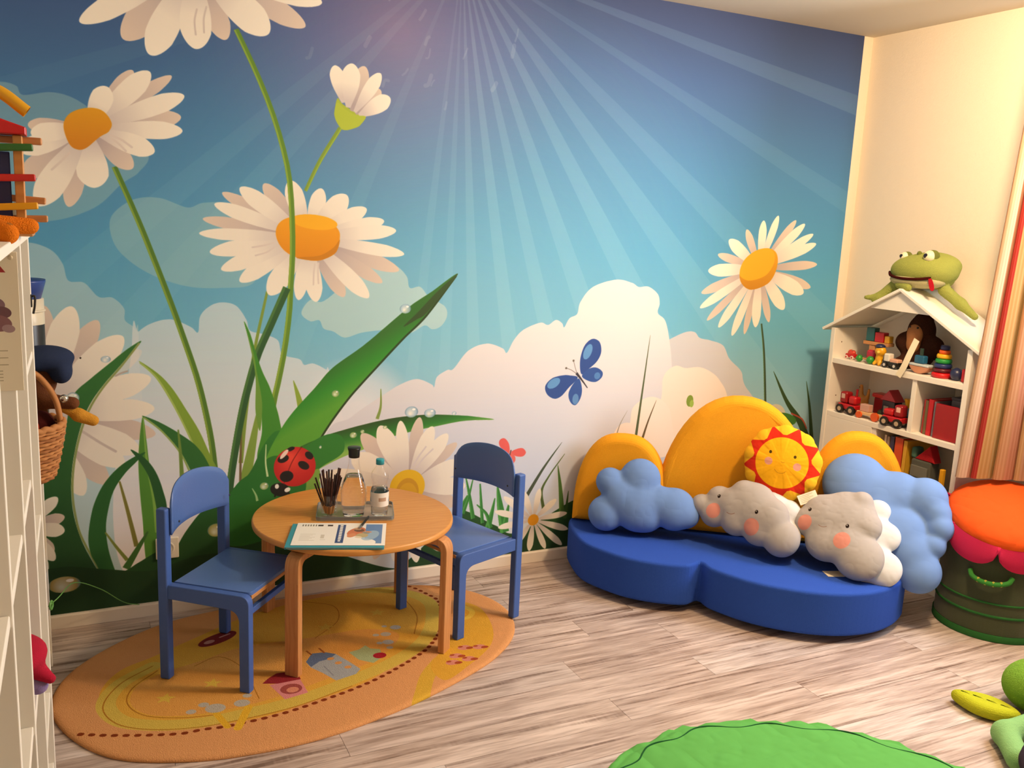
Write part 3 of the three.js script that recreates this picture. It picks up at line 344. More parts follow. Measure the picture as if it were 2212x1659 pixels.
// ---------------------------------------------------------------- rug
const rugOut = [-12.2, 58.8, -6.9, 76.6, 4.5, 91.9, 23.9, 100.8, 42, 103.5, 59.2, 102.8, 80, 98, 99.7, 90.7, 126.9, 76, 141.1, 60.6, 146.2, 41, 140, 23, 125, 11, 100, 5.5, 75, 4.5, 50, 5.5, 25, 10.5, 8, 21, -6, 36, -11, 47.9];
const rugTex = canvasTex(1600, 1100, (c) => {
  const S = 10; c.scale(S, S); c.translate(13, -1);                 // canvas in centimetres of floor
  const path = (f, closed) => { const q = []; for (let i = 0; i < f.length; i += 2) q.push(new THREE.Vector3(f[i], f[i + 1], 0)); c.beginPath(); for (const p of new THREE.CatmullRomCurve3(q, closed, 'centripetal').getPoints(q.length * 10)) c.lineTo(p.x, p.y); };
  const fill = (f, col) => { path(f, true); c.closePath(); c.fillStyle = col; c.fill(); }, poly = (f, col) => { c.beginPath(); for (let i = 0; i < f.length; i += 2) c.lineTo(f[i], f[i + 1]); c.closePath(); c.fillStyle = col; c.fill(); };
  const line = (f, col, w, dash = []) => { path(f, false); c.strokeStyle = col; c.lineWidth = w; c.setLineDash(dash); c.lineCap = dash.length ? 'butt' : 'round'; c.stroke(); c.setLineDash([]); };
  const ell = (x, y, rx, ry, col, a = 0) => { c.beginPath(); c.ellipse(x, y, rx, ry, a, 0, 7); c.fillStyle = col; c.fill(); };
  const star = (x, y, r, col) => { const f = []; for (let i = 0; i < 10; i++) f.push(x + Math.cos(i * 0.628) * (i % 2 ? r * 0.42 : r), y + Math.sin(i * 0.628) * (i % 2 ? r * 0.42 : r)); poly(f, col); };
  c.fillStyle = '#d99c66'; c.fillRect(-20, 0, 200, 120);
  fill([1.3,55.9,7.7,43,17.9,37,32.1,28,53.1,16,82.6,9.1,111.9,12.6,118.8,31.4,114.2,51,102.2,61.8,80.7,77.5,61.1,83.6,43.7,87.1,25.7,85.2,11.1,79.5,3.4,72], '#dea944');      // yellow ground
  line([17.4,43.5,7.1,52.2,2.8,63.6,6.2,73.9,13.6,79.4,25.9,83.3,39,83.3,55.9,81.5,75.2,75.4,93.5,67.5,106.3,57.8,115.3,43.2,119.4,27.1,111.5,13.9,94.6,6.3], '#d4b752', 5.6);
  fill([12.6,54.3,21.2,48.9,31.6,45.6,45.8,40.5,67.9,41.4,91.3,42.4,99.6,49.5,88.2,63.7,66.9,72.2,45.3,78.3,26.4,78.4,14,73.5,9.6,64.9], '#dd9f50');
  line([17.4,43.5,7.1,52.2,2,64.7,5.4,75.4,13.4,81.7,25.6,85.5,38.5,86.1,55.2,84.7,74.1,79.1], '#a86c22', 0.35); line([18.6,47.2,10.4,56.5,8.7,64.6,12.7,73.3,22.5,78.7,32.7,80.9], '#a86c22', 0.35);
  line([45.7,76.1,43.7,53.6,37.7,44.5,29.8,48.3], '#a86c22', 0.3); line([111.5,19.6,111,37.3,105,51.5], '#a86c22', 0.35); line([71,42.6,82.4,31,83.8,18.6,73.3,10.3], '#b07428', 0.3);
  line([106.4,73.4,99.2,81.4,93.4,91.7,88.8,100.1], '#d3a83e', 5); fill([129.7,30.9,135.7,37.6,134.9,52.5,128.3,68,113.8,80.4,103.1,86.2,102.1,75.9,111.3,65.3,120.5,53.3], '#d8a33a'); line([130.6,35.8,132,41.6,128.3,45.9,123.8,45.5], '#e0bc4a', 2.2);
  const dots = [-4.3,77.2,0.1,79.5,4.4,81.4,14.3,85.1,22.6,87.4,27.9,87.4,33,88.1,42,88,51.3,87.1,63.4,84.2,76,80.4,86.4,75.9,104,65,109,59.9,114.9,52,118.5,43.9,123.3,27.6,121.4,20.3,117.4,11.1,107,2.3];
  path(dots, false); c.strokeStyle = '#7c3418'; c.lineWidth = 1.5; c.lineCap = 'round'; c.setLineDash([0.5, 2.7]); c.stroke(); c.setLineDash([]);
  line([32.4,80.2,34.5,88.5], '#dfae30', 2); line([41.8,80,37.1,90.3], '#e2b234', 2.4);
  poly([50.1,69.1,59.9,68.9,60.4,78,52.9,79.5], '#d98a8c'); poly([48.2,67.5,50.7,64.7,53.6,62.6,59.9,63.1,60.1,69,52.7,69.2], '#8e2430'); ell(56,73.9, 3.4, 3.1, '#9c4a48'); ell(56.3,74.6, 1.9, 1.7, '#d98c72');
  poly([64.2,58.4,67.4,53.3,71.9,54,74.9,56.5,77.4,62.7,79.8,69.4,77.5,72.1,70.4,73.9,67.6,67.6,64.8,62.6], '#a3a9ae'); poly([64.2,58.4,67.4,53.3,71.9,54,74.9,56.5,72.1,59,68.4,59.6,65,62.4], '#5f7191');
  for (const q of [[72.4,59.1], [74.1,62.8], [76.3,66.7]]) { ell(...q, 1.2, 1, '#d99a58'); } line([69.1,63.3,70.4,70.4], '#8a9098', 0.5); line([70.6,50.6,71.4,54.1], '#9c5a2c', 0.7); line([66.1,51,67,53.9], '#9c5a2c', 0.7);
  poly([79.3,56.8,83.2,56.1,86,53.9,87,56.8,90,58.3,89.2,64.1,85,67,81,63.1], '#a5b488'); ell(88.5,62.7, 2.3, 2, '#a31c30');
  for (const [q, r] of [[[100.3,44.2], 2], [[96.7,42], 1], [[95.3,48.2], 1.9], [[91.8,47.7], 1.2], [[94.2,54.3], 2], [[91.2,54], 1.1], [[93.5,58.5], 1.2], [[25.7,76.5], 1.5], [[29.6,73.8], 1.6], [[32.6,77], 3], [[40.4,76.9], 2.4], [[42.6,73.1], 1.4]]) ell(q[0], q[1], r, r * 0.85, '#b5afa4', 0.3);
  for (const q of [[19.4,65.9], [33.8,61.6], [97.8,29.9], [76.6,35.3]]) star(q[0], q[1], 3.2, '#ddb94e');
  for (const q of [[117.8,67.7], [123,69], [112.8,72.3], [116.1,75.7], [110,76.2]]) { ell(q[0], q[1], 2.4, 1.7, '#cf8676'); ell(q[0] + 1.8, q[1] + 0.8, 1.4, 0.9, '#a3482c'); ell(q[0] - 1, q[1] - 1, 0.9, 0.6, '#a3482c'); }
  ell(39.5,31.1, 7.5, 3.4, '#7c2a30', -0.5); ell(36.5,32.6, 2, 1.2, '#c08a86', -0.4); line([40.4,30.3,43.8,28.6], '#c08a86', 0.8);
});
{ const q = []; for (let i = 0; i < rugOut.length; i += 2) q.push(new THREE.Vector3(rugOut[i] / 100, 0, rugOut[i + 1] / 100));
  const N = 200, ring = new THREE.CatmullRomCurve3(q, true, 'centripetal').getSpacedPoints(N).slice(0, N), cx = 0.66, cz = 0.53, prof = [[0, 0.014], [0.3, 0.014], [0.6, 0.014], [0.85, 0.014], [0.96, 0.0138], [0.982, 0.0125], [0.994, 0.0095], [1, 0.005], [0.998, 0.0006]], pos = [], uv = [], idx = [];
  prof.forEach(([r, y]) => ring.forEach((p) => { const x = cx + (p.x - cx) * r, z = cz + (p.z - cz) * r; pos.push(x, y, z); uv.push((x * 100 + 13) / 160, 1 - (z * 100 - 1) / 110); }));
  for (let j = 0; j < prof.length - 1; j++) for (let i = 0; i < N; i++) { const a = j * N + i, b = j * N + (i + 1) % N, c = a + N, d = b + N; idx.push(a, c, b, b, c, d); }
  const g = new THREE.BufferGeometry(); g.setAttribute('position', new THREE.Float32BufferAttribute(pos, 3)); g.setAttribute('uv', new THREE.Float32BufferAttribute(uv, 2)); g.setIndex(idx); g.computeVertexNormals(); if (g.attributes.normal.getY(N * 2) < 0) { g.setIndex(idx.reduce((o, v, i) => { o.push(i % 3 === 1 ? idx[i + 1] : i % 3 === 2 ? idx[i - 1] : v); return o; }, [])); g.computeVertexNormals(); }
  tag(mesh('rug', g, phys('#ffffff', { map: rugTex, roughness: 1, specularIntensity: 0.1, sheen: 0.15, sheenColor: new THREE.Color('#d9a060'), bumpMap: rep(fuzzB, 14, 10), bumpScale: 0.003 })), 'orange and yellow oval tufted rug with castle and star motifs under the table', 'rug'); }
const RUGY = 0.0145;

// ---------------------------------------------------------------- round table
{ const t = thing('round_table', 'low round birch table with four bent plywood legs on the rug', 'table', [0.853, 0, 0.404], -THREE.MathUtils.degToRad(2));
  mesh('table_top', uvm(lathe([[0.0001, 0.428], [0.344, 0.428], [0.349, 0.4305], [0.35, 0.434], [0.35, 0.443], [0.348, 0.448], [0.344, 0.45], [0.0001, 0.45]], 96)), birch, t);
  const th = 0.024, w = 0.052, ro = 0.05, s = new THREE.Shape(), xo = 0.378, y1 = 0.4275, y0 = RUGY;
  s.moveTo(xo, y0); s.lineTo(xo, y1 - ro); s.quadraticCurveTo(xo, y1, xo - ro, y1); s.lineTo(0.17, y1); s.lineTo(0.17, y1 - th); s.lineTo(xo - ro, y1 - th); s.quadraticCurveTo(xo - th, y1 - th, xo - th, y1 - ro); s.lineTo(xo - th, y0); s.closePath();
  const lg = uvm(extr(s, w, 0.003).translate(0, 0, -w / 2)), uv = lg.attributes.uv; for (let i = 0; i < uv.count; i++) uv.setXY(i, uv.getY(i), uv.getX(i));
  for (let k = 0; k < 4; k++) mesh('leg', lg, beech, t).rotation.y = -Math.PI / 4 + k * Math.PI / 2; }

// ---------------------------------------------------------------- blue chairs
const blue = std('#3d5fa8', { roughness: 0.5, bumpMap: rep(fuzzB, 6), bumpScale: 0.0003 }), bluePale = std('#4a6db2', { roughness: 0.4, bumpMap: rep(fuzzB, 6), bumpScale: 0.0003 });
function chair(label, pos, turn) {
  const t = thing('child_chair', label, 'chair', pos, turn, 'two blue children\u2019s chairs at the round table'), W = 0.165, D = 0.14, y0 = 0;
  const s = new THREE.Shape(), zf = D + 0.016, zr = -D + 0.012, top = 0.318, lw = 0.034, rd = 0.046;      // side frame: front leg and seat rail cut from one board
  s.moveTo(zf - lw, y0); s.lineTo(zf, y0); s.lineTo(zf, top - 0.032); s.quadraticCurveTo(zf, top, zf - 0.032, top); s.lineTo(zr, top); s.lineTo(zr, top - rd); s.lineTo(zf - lw - 0.04, top - rd - 0.004); s.quadraticCurveTo(zf - lw, top - rd - 0.006, zf - lw, top - rd - 0.045); s.closePath();
  for (const k of [-1, 1]) {
    mesh('side_frame', uvm(extr(s, 0.028, 0.003).rotateY(-Math.PI / 2).translate(k * W + 0.014, 0, 0)), blue, t);
    mesh('rear_post', uvm(rb(0.03, 0.565, 0.034, 0.006, k * (W + 0.004), 0.2825 + y0, -D)), blue, t);
  }
  const ss = new THREE.Shape(); ss.moveTo(-0.152, -0.118); ss.lineTo(0.152, -0.118); ss.lineTo(0.152, 0.128); ss.quadraticCurveTo(0.152, 0.148, 0.13, 0.148); ss.lineTo(-0.13, 0.148); ss.quadraticCurveTo(-0.152, 0.148, -0.152, 0.128); ss.closePath();
  mesh('seat', uvm(extr(ss, 0.013, 0.002).rotateX(Math.PI / 2).translate(0, 0.3215, 0)), bluePale, t);
  mesh('seat_edge', rb(0.296, 0.0125, 0.004, 0.0015, 0, 0.3085 - 0.0045, 0.1475), std('#b98350', { roughness: 0.6 }), t).userData.label = 'bare plywood front edge';
  mesh('front_stretcher', uvm(rb(0.302, 0.02, 0.016, 0.003, 0, 0.246, 0.128)), blue, t); mesh('rear_stretcher', uvm(rb(0.302, 0.026, 0.016, 0.003, 0, 0.285, -0.128)), blue, t);
  const P = (u, v, o) => { const yt = 0.64 - 0.03 * u * u - 0.04 * Math.pow(Math.abs(u), 9), yb = 0.478 + 0.004 * (1 - u * u); return [u * 0.163, yb + (yt - yb) * v, -D + 0.023 - 0.036 * (1 - u * u) + o]; };
  const pos_ = [], idx = [], NU = 28, NV = 8; for (const o of [0.006, -0.006]) for (let j = 0; j <= NV; j++) for (let i = 0; i <= NU; i++) { const e = Math.min(1, Math.min(j, NV - j) * 4, Math.min(i, NU - i) * 2 + 0.35); pos_.push(...P(i / NU * 2 - 1, j / NV, o * (0.45 + 0.55 * Math.min(1, e)))); }
  const n1 = (NU + 1) * (NV + 1), q = (a, b, c, d) => idx.push(a, b, c, b, d, c);
  for (let j = 0; j < NV; j++) for (let i = 0; i < NU; i++) { const a = j * (NU + 1) + i, c = a + NU + 1; q(a, a + 1, c, c + 1); q(n1 + a + 1, n1 + a, n1 + c + 1, n1 + c); }
  for (let i = 0; i < NU; i++) { q(i + 1, i, n1 + i + 1, n1 + i); const b = NV * (NU + 1) + i; q(b, b + 1, n1 + b, n1 + b + 1); }
  for (let j = 0; j < NV; j++) { const a = j * (NU + 1), c = a + NU + 1; q(a, c, n1 + a, n1 + c); q(c + NU, a + NU, n1 + c + NU, n1 + a + NU); }
  const g = new THREE.BufferGeometry(); g.setAttribute('position', new THREE.Float32BufferAttribute(pos_, 3)); g.setIndex(idx); g.computeVertexNormals(); mesh('backrest', uvm(g), bluePale, t);
  for (const k of [-1, 1]) mesh('screw', sph(0.004, k * 0.145, 0.52, -0.1, 1, 1, 0.5, 10), std('#3a3f4c', { metalness: 0.8, roughness: 0.4 }), t);
  return t;
}
chair('blue wooden child chair left of the table with its seat turned to the camera', [0.427, RUGY, 0.486], 50.5 * Math.PI / 180);
chair('blue wooden child chair right of the table against the mural daisy', [1.262, RUGY, 0.4], -70.6 * Math.PI / 180);

// ---------------------------------------------------------------- on the table
const TY = 0.4503;
const clear = (o = {}) => phys('#ffffff', { transmission: 1, roughness: 0.02, thickness: 0, ior: 1.45, ...o });
const waterM = phys('#ffffff', { transmission: 1, roughness: 0, thickness: 0.1, ior: 1.33, attenuationColor: new THREE.Color('#e9e6d8'), attenuationDistance: 0.6 });
const TR = Math.atan2(-(0.494 - 0.418), 0.962 - 0.703);      // the tray and the leaflets lie a little askew
{ const t = thing('serving_tray', 'small clear glass tray with grey rim carrying the bottles', 'tray', [0.862, TY, 0.388], TR), s = shapeOf([-0.125, -0.085, 0.125, -0.085, 0.125, 0.085, -0.125, 0.085], false);
  const rr = (w, d, r) => { const q = new THREE.Shape(); q.moveTo(-w + r, -d); q.lineTo(w - r, -d); q.quadraticCurveTo(w, -d, w, -d + r); q.lineTo(w, d - r); q.quadraticCurveTo(w, d, w - r, d); q.lineTo(-w + r, d); q.quadraticCurveTo(-w, d, -w, d - r); q.lineTo(-w, -d + r); q.quadraticCurveTo(-w, -d, -w + r, -d); return q; };
  mesh('tray_base', extr(rr(0.135, 0.088, 0.02), 0.004, 0.001).rotateX(Math.PI / 2).translate(0, 0.004, 0), phys('#eef2f2', { transmission: 0.9, roughness: 0.08, thickness: 0 }), t);
  const rim = rr(0.135, 0.088, 0.02); rim.holes.push(rr(0.1315, 0.0845, 0.018)); mesh('rim', extr(rim, 0.011, 0.001).rotateX(Math.PI / 2).translate(0, 0.0152, 0), phys('#aeb6bc', { transmission: 0.7, roughness: 0.12, thickness: 0 }), t); }
{ const t = thing('glass_carafe', 'tall ribbed glass carafe of water with black stopper on the tray', 'carafe', [0.843, TY + 0.0042, 0.43]), p = [[0.0001, 0.0005], [0.030, 0.0005], [0.037, 0.006]], R = (y) => y < 0.085 ? 0.037 + 0.0095 * Math.sin(y / 0.085 * 1.57) : 0.0465 - 0.0285 * (1 - Math.cos((Math.min(y, 0.205) - 0.085) / 0.12 * 3.1416)) / 2;
  for (let i = 1; i <= 60; i++) { const y = 0.008 + i / 60 * 0.212, rib = y < 0.135 ? 0.0014 * Math.sin(y * 620) : 0; p.push([R(y) + rib, y]); }
  mesh('glass', lathe(p, 64), clear({ roughness: 0.03 }), t);
  const q = [[0.0001, 0.004]]; for (let i = 0; i <= 30; i++) { const y = 0.004 + i / 30 * 0.146; q.push([R(y) - 0.0026, y]); } q.push([0.0001, 0.15]); mesh('water', lathe(q, 48), waterM, t);
  mesh('stopper', lathe([[0.0001, 0.214], [0.0185, 0.214], [0.0195, 0.222], [0.0195, 0.236], [0.0225, 0.244], [0.0225, 0.25], [0.0001, 0.25]], 40), plastic('#141210'), t); }
{ const t = thing('water_bottle', 'small plastic water bottle with turquoise cap and paper label on the tray', 'bottle', [0.93, TY + 0.0042, 0.452]);
  mesh('bottle_body', lathe([[0.0001, 0.001], [0.022, 0.001], [0.03, 0.006], [0.0305, 0.03], [0.0305, 0.05], [0.032, 0.06], [0.032, 0.095], [0.029, 0.105], [0.0245, 0.114], [0.0265, 0.124], [0.0315, 0.138], [0.0315, 0.148], [0.027, 0.162], [0.018, 0.174], [0.0135, 0.181], [0.013, 0.19]], 48), clear(), t);
  mesh('water', lathe([[0.0001, 0.003], [0.0205, 0.003], [0.0282, 0.008], [0.0288, 0.03], [0.029, 0.06], [0.03, 0.08], [0.03, 0.095], [0.0275, 0.104], [0.0001, 0.104]], 40), waterM, t);
  mesh('cap', lathe([[0.0001, 0.207], [0.0135, 0.207], [0.0145, 0.2045], [0.0145, 0.188], [0.0001, 0.188]], 32), plastic('#1f95a8'), t);
  const lab = canvasTex(512, 128, (c) => { c.fillStyle = '#e8e4de'; c.fillRect(0, 0, 512, 128); c.fillStyle = '#1d7480'; c.fillRect(0, 0, 70, 128); c.fillRect(442, 0, 70, 128); c.fillStyle = '#3f9cc4'; for (const x of [180, 400]) { c.beginPath(); c.moveTo(x, 90); c.lineTo(x + 22, 40); c.lineTo(x + 40, 90); c.fill(); } c.fillStyle = '#b89a86'; c.fillRect(90, 40, 60, 40); c.fillRect(300, 44, 70, 34); });
  mesh('label', new THREE.CylinderGeometry(0.0328, 0.0322, 0.05, 48, 1, true).translate(0, 0.066, 0).rotateY(2.2), std('#ffffff', { map: lab, roughness: 0.5 }), t); }
{ const t = thing('stick_jar', 'short glass jar packed with dark brown pencils on the tray', 'pencil jar', [0.768, TY + 0.0042, 0.388]);
  mesh('jar', lathe([[0.0001, 0.002], [0.026, 0.002], [0.028, 0.006], [0.03, 0.075], [0.0285, 0.075], [0.0265, 0.008], [0.0001, 0.005]], 40), clear(), t);
  const st = [std('#3b1d16', { roughness: 0.7 }), std('#4a261b', { roughness: 0.7 }), std('#2f1713', { roughness: 0.7 })];
  for (let k = 0; k < 20; k++) { const a = k * 2.4, r = 0.017 * Math.sqrt((k + 0.5) / 20), tilt = r * 30 * (0.5 + 0.6 * rnd()) * 0.75, h = 0.115 + 0.045 * rnd(), m = mesh('pencil', new THREE.CylinderGeometry(0.0031, 0.0031, h, 6).translate(0, h / 2, 0), st[k % 3], t); m.position.set(Math.cos(a) * r * 0.8, 0.0062, Math.sin(a) * r * 0.8); m.rotation.set(Math.sin(a) * tilt, 0, -Math.cos(a) * tilt); const e = mesh('pencil_end', new THREE.CylinderGeometry(0.0033, 0.0033, 0.03, 6).translate(0, 0.015, 0), std('#c98b4a', { roughness: 0.6 }), m); e.position.y = 0.0001; } }
{ const F = [0.643,0.429, 0.937,0.532, 0.839,0.777, 0.549,0.676];      // corners of the pile
  const cx = (F[0] + F[2] + F[4] + F[6]) / 4, cz = (F[1] + F[3] + F[5] + F[7]) / 4, ang = Math.atan2(-(F[5] - F[7]), F[4] - F[6]);
  const f = thing('document_folder', 'turquoise folder lying under the white leaflet on the table edge', 'folder', [cx - 0.004, TY, cz + 0.004], ang); mesh('back_cover', rb(0.312, 0.0015, 0.222, 0.0006, 0, 0.0008, 0), std('#2f8fa3', { roughness: 0.5 }), f); mesh('front_cover', rb(0.312, 0.0015, 0.222, 0.0006, 0, 0.0062, 0), std('#2f8fa3', { roughness: 0.5 }), f); mesh('paper_stack', rb(0.304, 0.0036, 0.214, 0.0004, 0, 0.0035, 0), std('#e9e4da', { roughness: 0.8 }), f);
  const leaf = canvasTex(1024, 740, (c) => { c.fillStyle = '#f3efe9'; c.fillRect(0, 0, 1024, 740);
    c.fillStyle = '#5f82b4'; c.fillRect(792, 40, 190, 640); c.fillStyle = '#f3efe9'; c.beginPath(); c.ellipse(800, 640, 120, 110, 0, 0, 7); c.fill(); c.fillStyle = 'rgba(160,185,205,.8)'; c.beginPath(); c.ellipse(850, 420, 90, 170, 0.3, 0, 7); c.fill();
    const blobs = [[690, 300, 120, 200, '#c9724a'], [720, 250, 80, 70, '#6f4a3a'], [760, 420, 90, 90, '#b9a77c'], [640, 420, 60, 90, '#d68b5e'], [800, 330, 60, 40, '#8d8a80'], [830, 300, 50, 24, '#cf8a5a'], [720, 480, 60, 40, '#e1d2b8'], [700, 200, 60, 40, '#caa07e']]; for (const [x, y, a, b, col] of blobs) { c.beginPath(); c.ellipse(x, y, a * 0.75, b * 0.8, 0.4, 0, 7); c.fillStyle = col; c.fill(); }
    c.fillStyle = '#2f477c'; c.fillRect(470, 60, 90, 610); c.fillStyle = '#f3efe9'; c.save(); c.translate(515, 640); c.rotate(-Math.PI / 2); c.fillRect(20, -16, 40, 28); for (let i = 0; i < 9; i++) c.fillRect(80 + i * 56, -18, 40, 34); c.restore();
    c.fillStyle = '#7d786f'; for (let i = 0; i < 6; i++) c.fillRect(60 + i * 30, 56, 16, 60); c.fillStyle = '#4a403c'; c.fillRect(240, 60, 60, 54); c.fillRect(350, 60, 60, 54); c.fillStyle = '#cfc8bd'; for (let i = 0; i < 7; i++) c.fillRect(70, 380 + i * 34, 170 - (i % 3) * 30, 10); c.fillRect(300, 560, 60, 12); c.fillRect(300, 400, 40, 120); });
  const lf = thing('leaflet', 'white printed leaflet with a blue photo corner lying on the folder', 'leaflet', [cx + 0.008, TY + 0.0072, cz - 0.002], ang); const lg = rb(0.297, 0.0012, 0.21, 0.0004), lu = lg.attributes.uv, lp = lg.attributes.position; for (let i = 0; i < lu.count; i++) lu.setXY(i, lp.getX(i) / 0.297 + 0.5, 0.5 - lp.getZ(i) / 0.21); mesh('printed_sheet', lg.translate(0, 0.0008, 0), std('#ffffff', { map: leaf, roughness: 0.45 }), lf);
  const pen = thing('ballpoint_pen', 'short black ballpoint pen lying across the leaflet', 'pen', [0.857, TY + 0.0128, 0.522], Math.atan2(-0.104, 0.062) ); pen.rotation.y = Math.atan2(0.104, 0.062); mesh('barrel', new THREE.CylinderGeometry(0.0042, 0.0042, 0.1, 16).rotateZ(Math.PI / 2), plastic('#15130f'), pen); mesh('tip', new THREE.CylinderGeometry(0.0042, 0.0012, 0.02, 16).rotateZ(-Math.PI / 2).translate(-0.06, 0, 0).scale(1, 1, 1), std('#8a8a88', { metalness: 0.8, roughness: 0.3 }), pen); mesh('clip', rb(0.04, 0.0015, 0.003, 0.0006, 0.025, 0.0048, 0), plastic('#201d1a'), pen); }

// ---------------------------------------------------------------- cloud sofa in the corner
const SOFA = [1.93, 0, 0.12], SA = 36 * Math.PI / 180;
const sofa = thing('cloud_sofa', 'children\u2019s sofa with blue two-lobed seat and yellow three-bump backrest in the corner', 'sofa', SOFA, -SA);
const sofaBlue = cloth('#2b4fae', { bumpScale: 0.0012 }), sofaYellow = cloth('#f0a626', { bumpScale: 0.002 });
{ const fr = [0.01,0.109,0.065,0.22,0.143,0.285,0.24,0.34,0.332,0.363,0.422,0.366,0.494,0.35,0.536,0.302, 0.569,0.352,0.603,0.381,0.683,0.433,0.765,0.468,0.847,0.485,0.929,0.492,1.012,0.485,1.098,0.46,1.191,0.407,1.277,0.315,1.331,0.215];
  const flat = [0.0, -0.11, -0.03, -0.06, ...fr, 1.335, 0.2, 1.35, 0.02, 1.34, -0.09, 1.28, -0.12, 0.66, -0.125];
  const q = []; for (let i = 0; i < flat.length; i += 2) q.push(flat[i], -flat[i + 1]);
  mesh('seat', uvm(extr(shapeOf(q, true, 5), 0.172, 0.013, 4).rotateX(-Math.PI / 2).translate(0, 0.03, 0)), sofaBlue, sofa);
  const arch = (s0, s1, h, k = 2.3) => { const f = []; for (let i = 0; i <= 30; i++) { const a = Math.PI - i / 30 * Math.PI, c = Math.cos(a), n = Math.sin(a); f.push((s0 + s1) / 2 + Math.sign(c) * Math.pow(Math.abs(c), 2 / k) * (s1 - s0) / 2, 0.205 + (h - 0.205) * Math.pow(n, 2 / k)); } return shapeOf(f, false); };
  for (const [s0, s1, h, k, d] of [[-0.02, 0.40, 0.607, 2.5, 0], [0.33, 1.02, 0.812, 2.15, -0.006], [0.94, 1.385, 0.70, 2.3, 0]]) {
    const g = extr(arch(s0, s1, h, k), 0.095, 0.04, 6, 0.035), p = g.attributes.position; for (let i = 0; i < p.count; i++) { const x = p.getX(i), y = p.getY(i); if (p.getZ(i) > 0.05) p.setZ(i, p.getZ(i) + 0.006 * (vn(x * 9 + 3, y * 14 + 8) - 0.5)); } g.computeVertexNormals();
    mesh('backrest_bump', uvm(g.translate(0, 0, -0.125 + d)), sofaYellow, sofa); }
  for (const [x, z] of [[0.12, -0.04], [1.22, -0.04], [0.2, 0.2], [1.1, 0.26]]) mesh('foot', cyl(0.025, 0.028, 0.0298, x, 0.0151, z), std('#1a1a1c'), sofa); }

// ---------------------------------------------------------------- cushions
const cl = (name, label, fr) => frame12(thing(name, label, 'cushion'), fr);
const fabricUV = (c, s, o = {}) => plush(c, { bumpMap: rep(crumpleB, s), bumpScale: 0.0016, sheen: 0.2, ...o });
const cb = fabricUV('#6d8ec9', 1.6);
mesh('cover', lobed([-0.1508,0.0606,0.0603,-0.0243,0.0844,0.0864,-0.1574,-0.0746,0.0764,-0.0228,-0.0337,0.1085,-0.0921,-0.0031,0.0804,0.1268,-0.0306,0.0904,0.1824,-0.0523,0.0522,0.0176,-0.0747,0.0623,0.0649,-0.0074,0.0683], 0.066, 0.013).geo, cb, cl('cloud_cushion', 'pale blue cloud-shaped cushion without a face at the left end of the sofa', [2.1395,0.3592,0.334,0.8064,0,0.5914,0.1705,0.9575,-0.2325,-0.5663,0.2883,0.7722]));
const faceTex = (size, eyes, cheeks, mouth) => canvasTex(512, 512, (c, w) => {
  const U = (x) => (0.5 + x / (2 * size)) * w, Vv = (y) => (0.5 - y / (2 * size)) * w, K = w / (2 * size); c.fillStyle = '#a6a09e'; c.fillRect(0, 0, w, w);
  for (let i = 0; i < cheeks.length; i += 3) { c.beginPath(); c.ellipse(U(cheeks[i]), Vv(cheeks[i + 1]), cheeks[i + 2] * K, cheeks[i + 2] * K * 1.08, 0.3, 0, 7); c.fillStyle = '#cf8a7c'; c.fill(); }
  for (let i = 0; i < eyes.length; i += 2) { c.beginPath(); c.ellipse(U(eyes[i]), Vv(eyes[i + 1]), 0.0066 * K, 0.0082 * K, 0, 0, 7); c.fillStyle = '#241a16'; c.fill(); c.beginPath(); c.arc(U(eyes[i]) - 0.002 * K, Vv(eyes[i + 1]) - 0.003 * K, 0.0018 * K, 0, 7); c.fillStyle = '#e8e0d4'; c.fill(); }
  c.strokeStyle = '#8a6a5c'; c.lineWidth = 0.0022 * K; c.beginPath(); c.moveTo(U(mouth[0]), Vv(mouth[1])); c.quadraticCurveTo(U(mouth[2]), Vv(mouth[3]), U(mouth[4]), Vv(mouth[5])); c.stroke();
});
const whiteFur = plush('#d3d3d6', { bumpMap: rep(crumpleB, 2), bumpScale: 0.0015 });
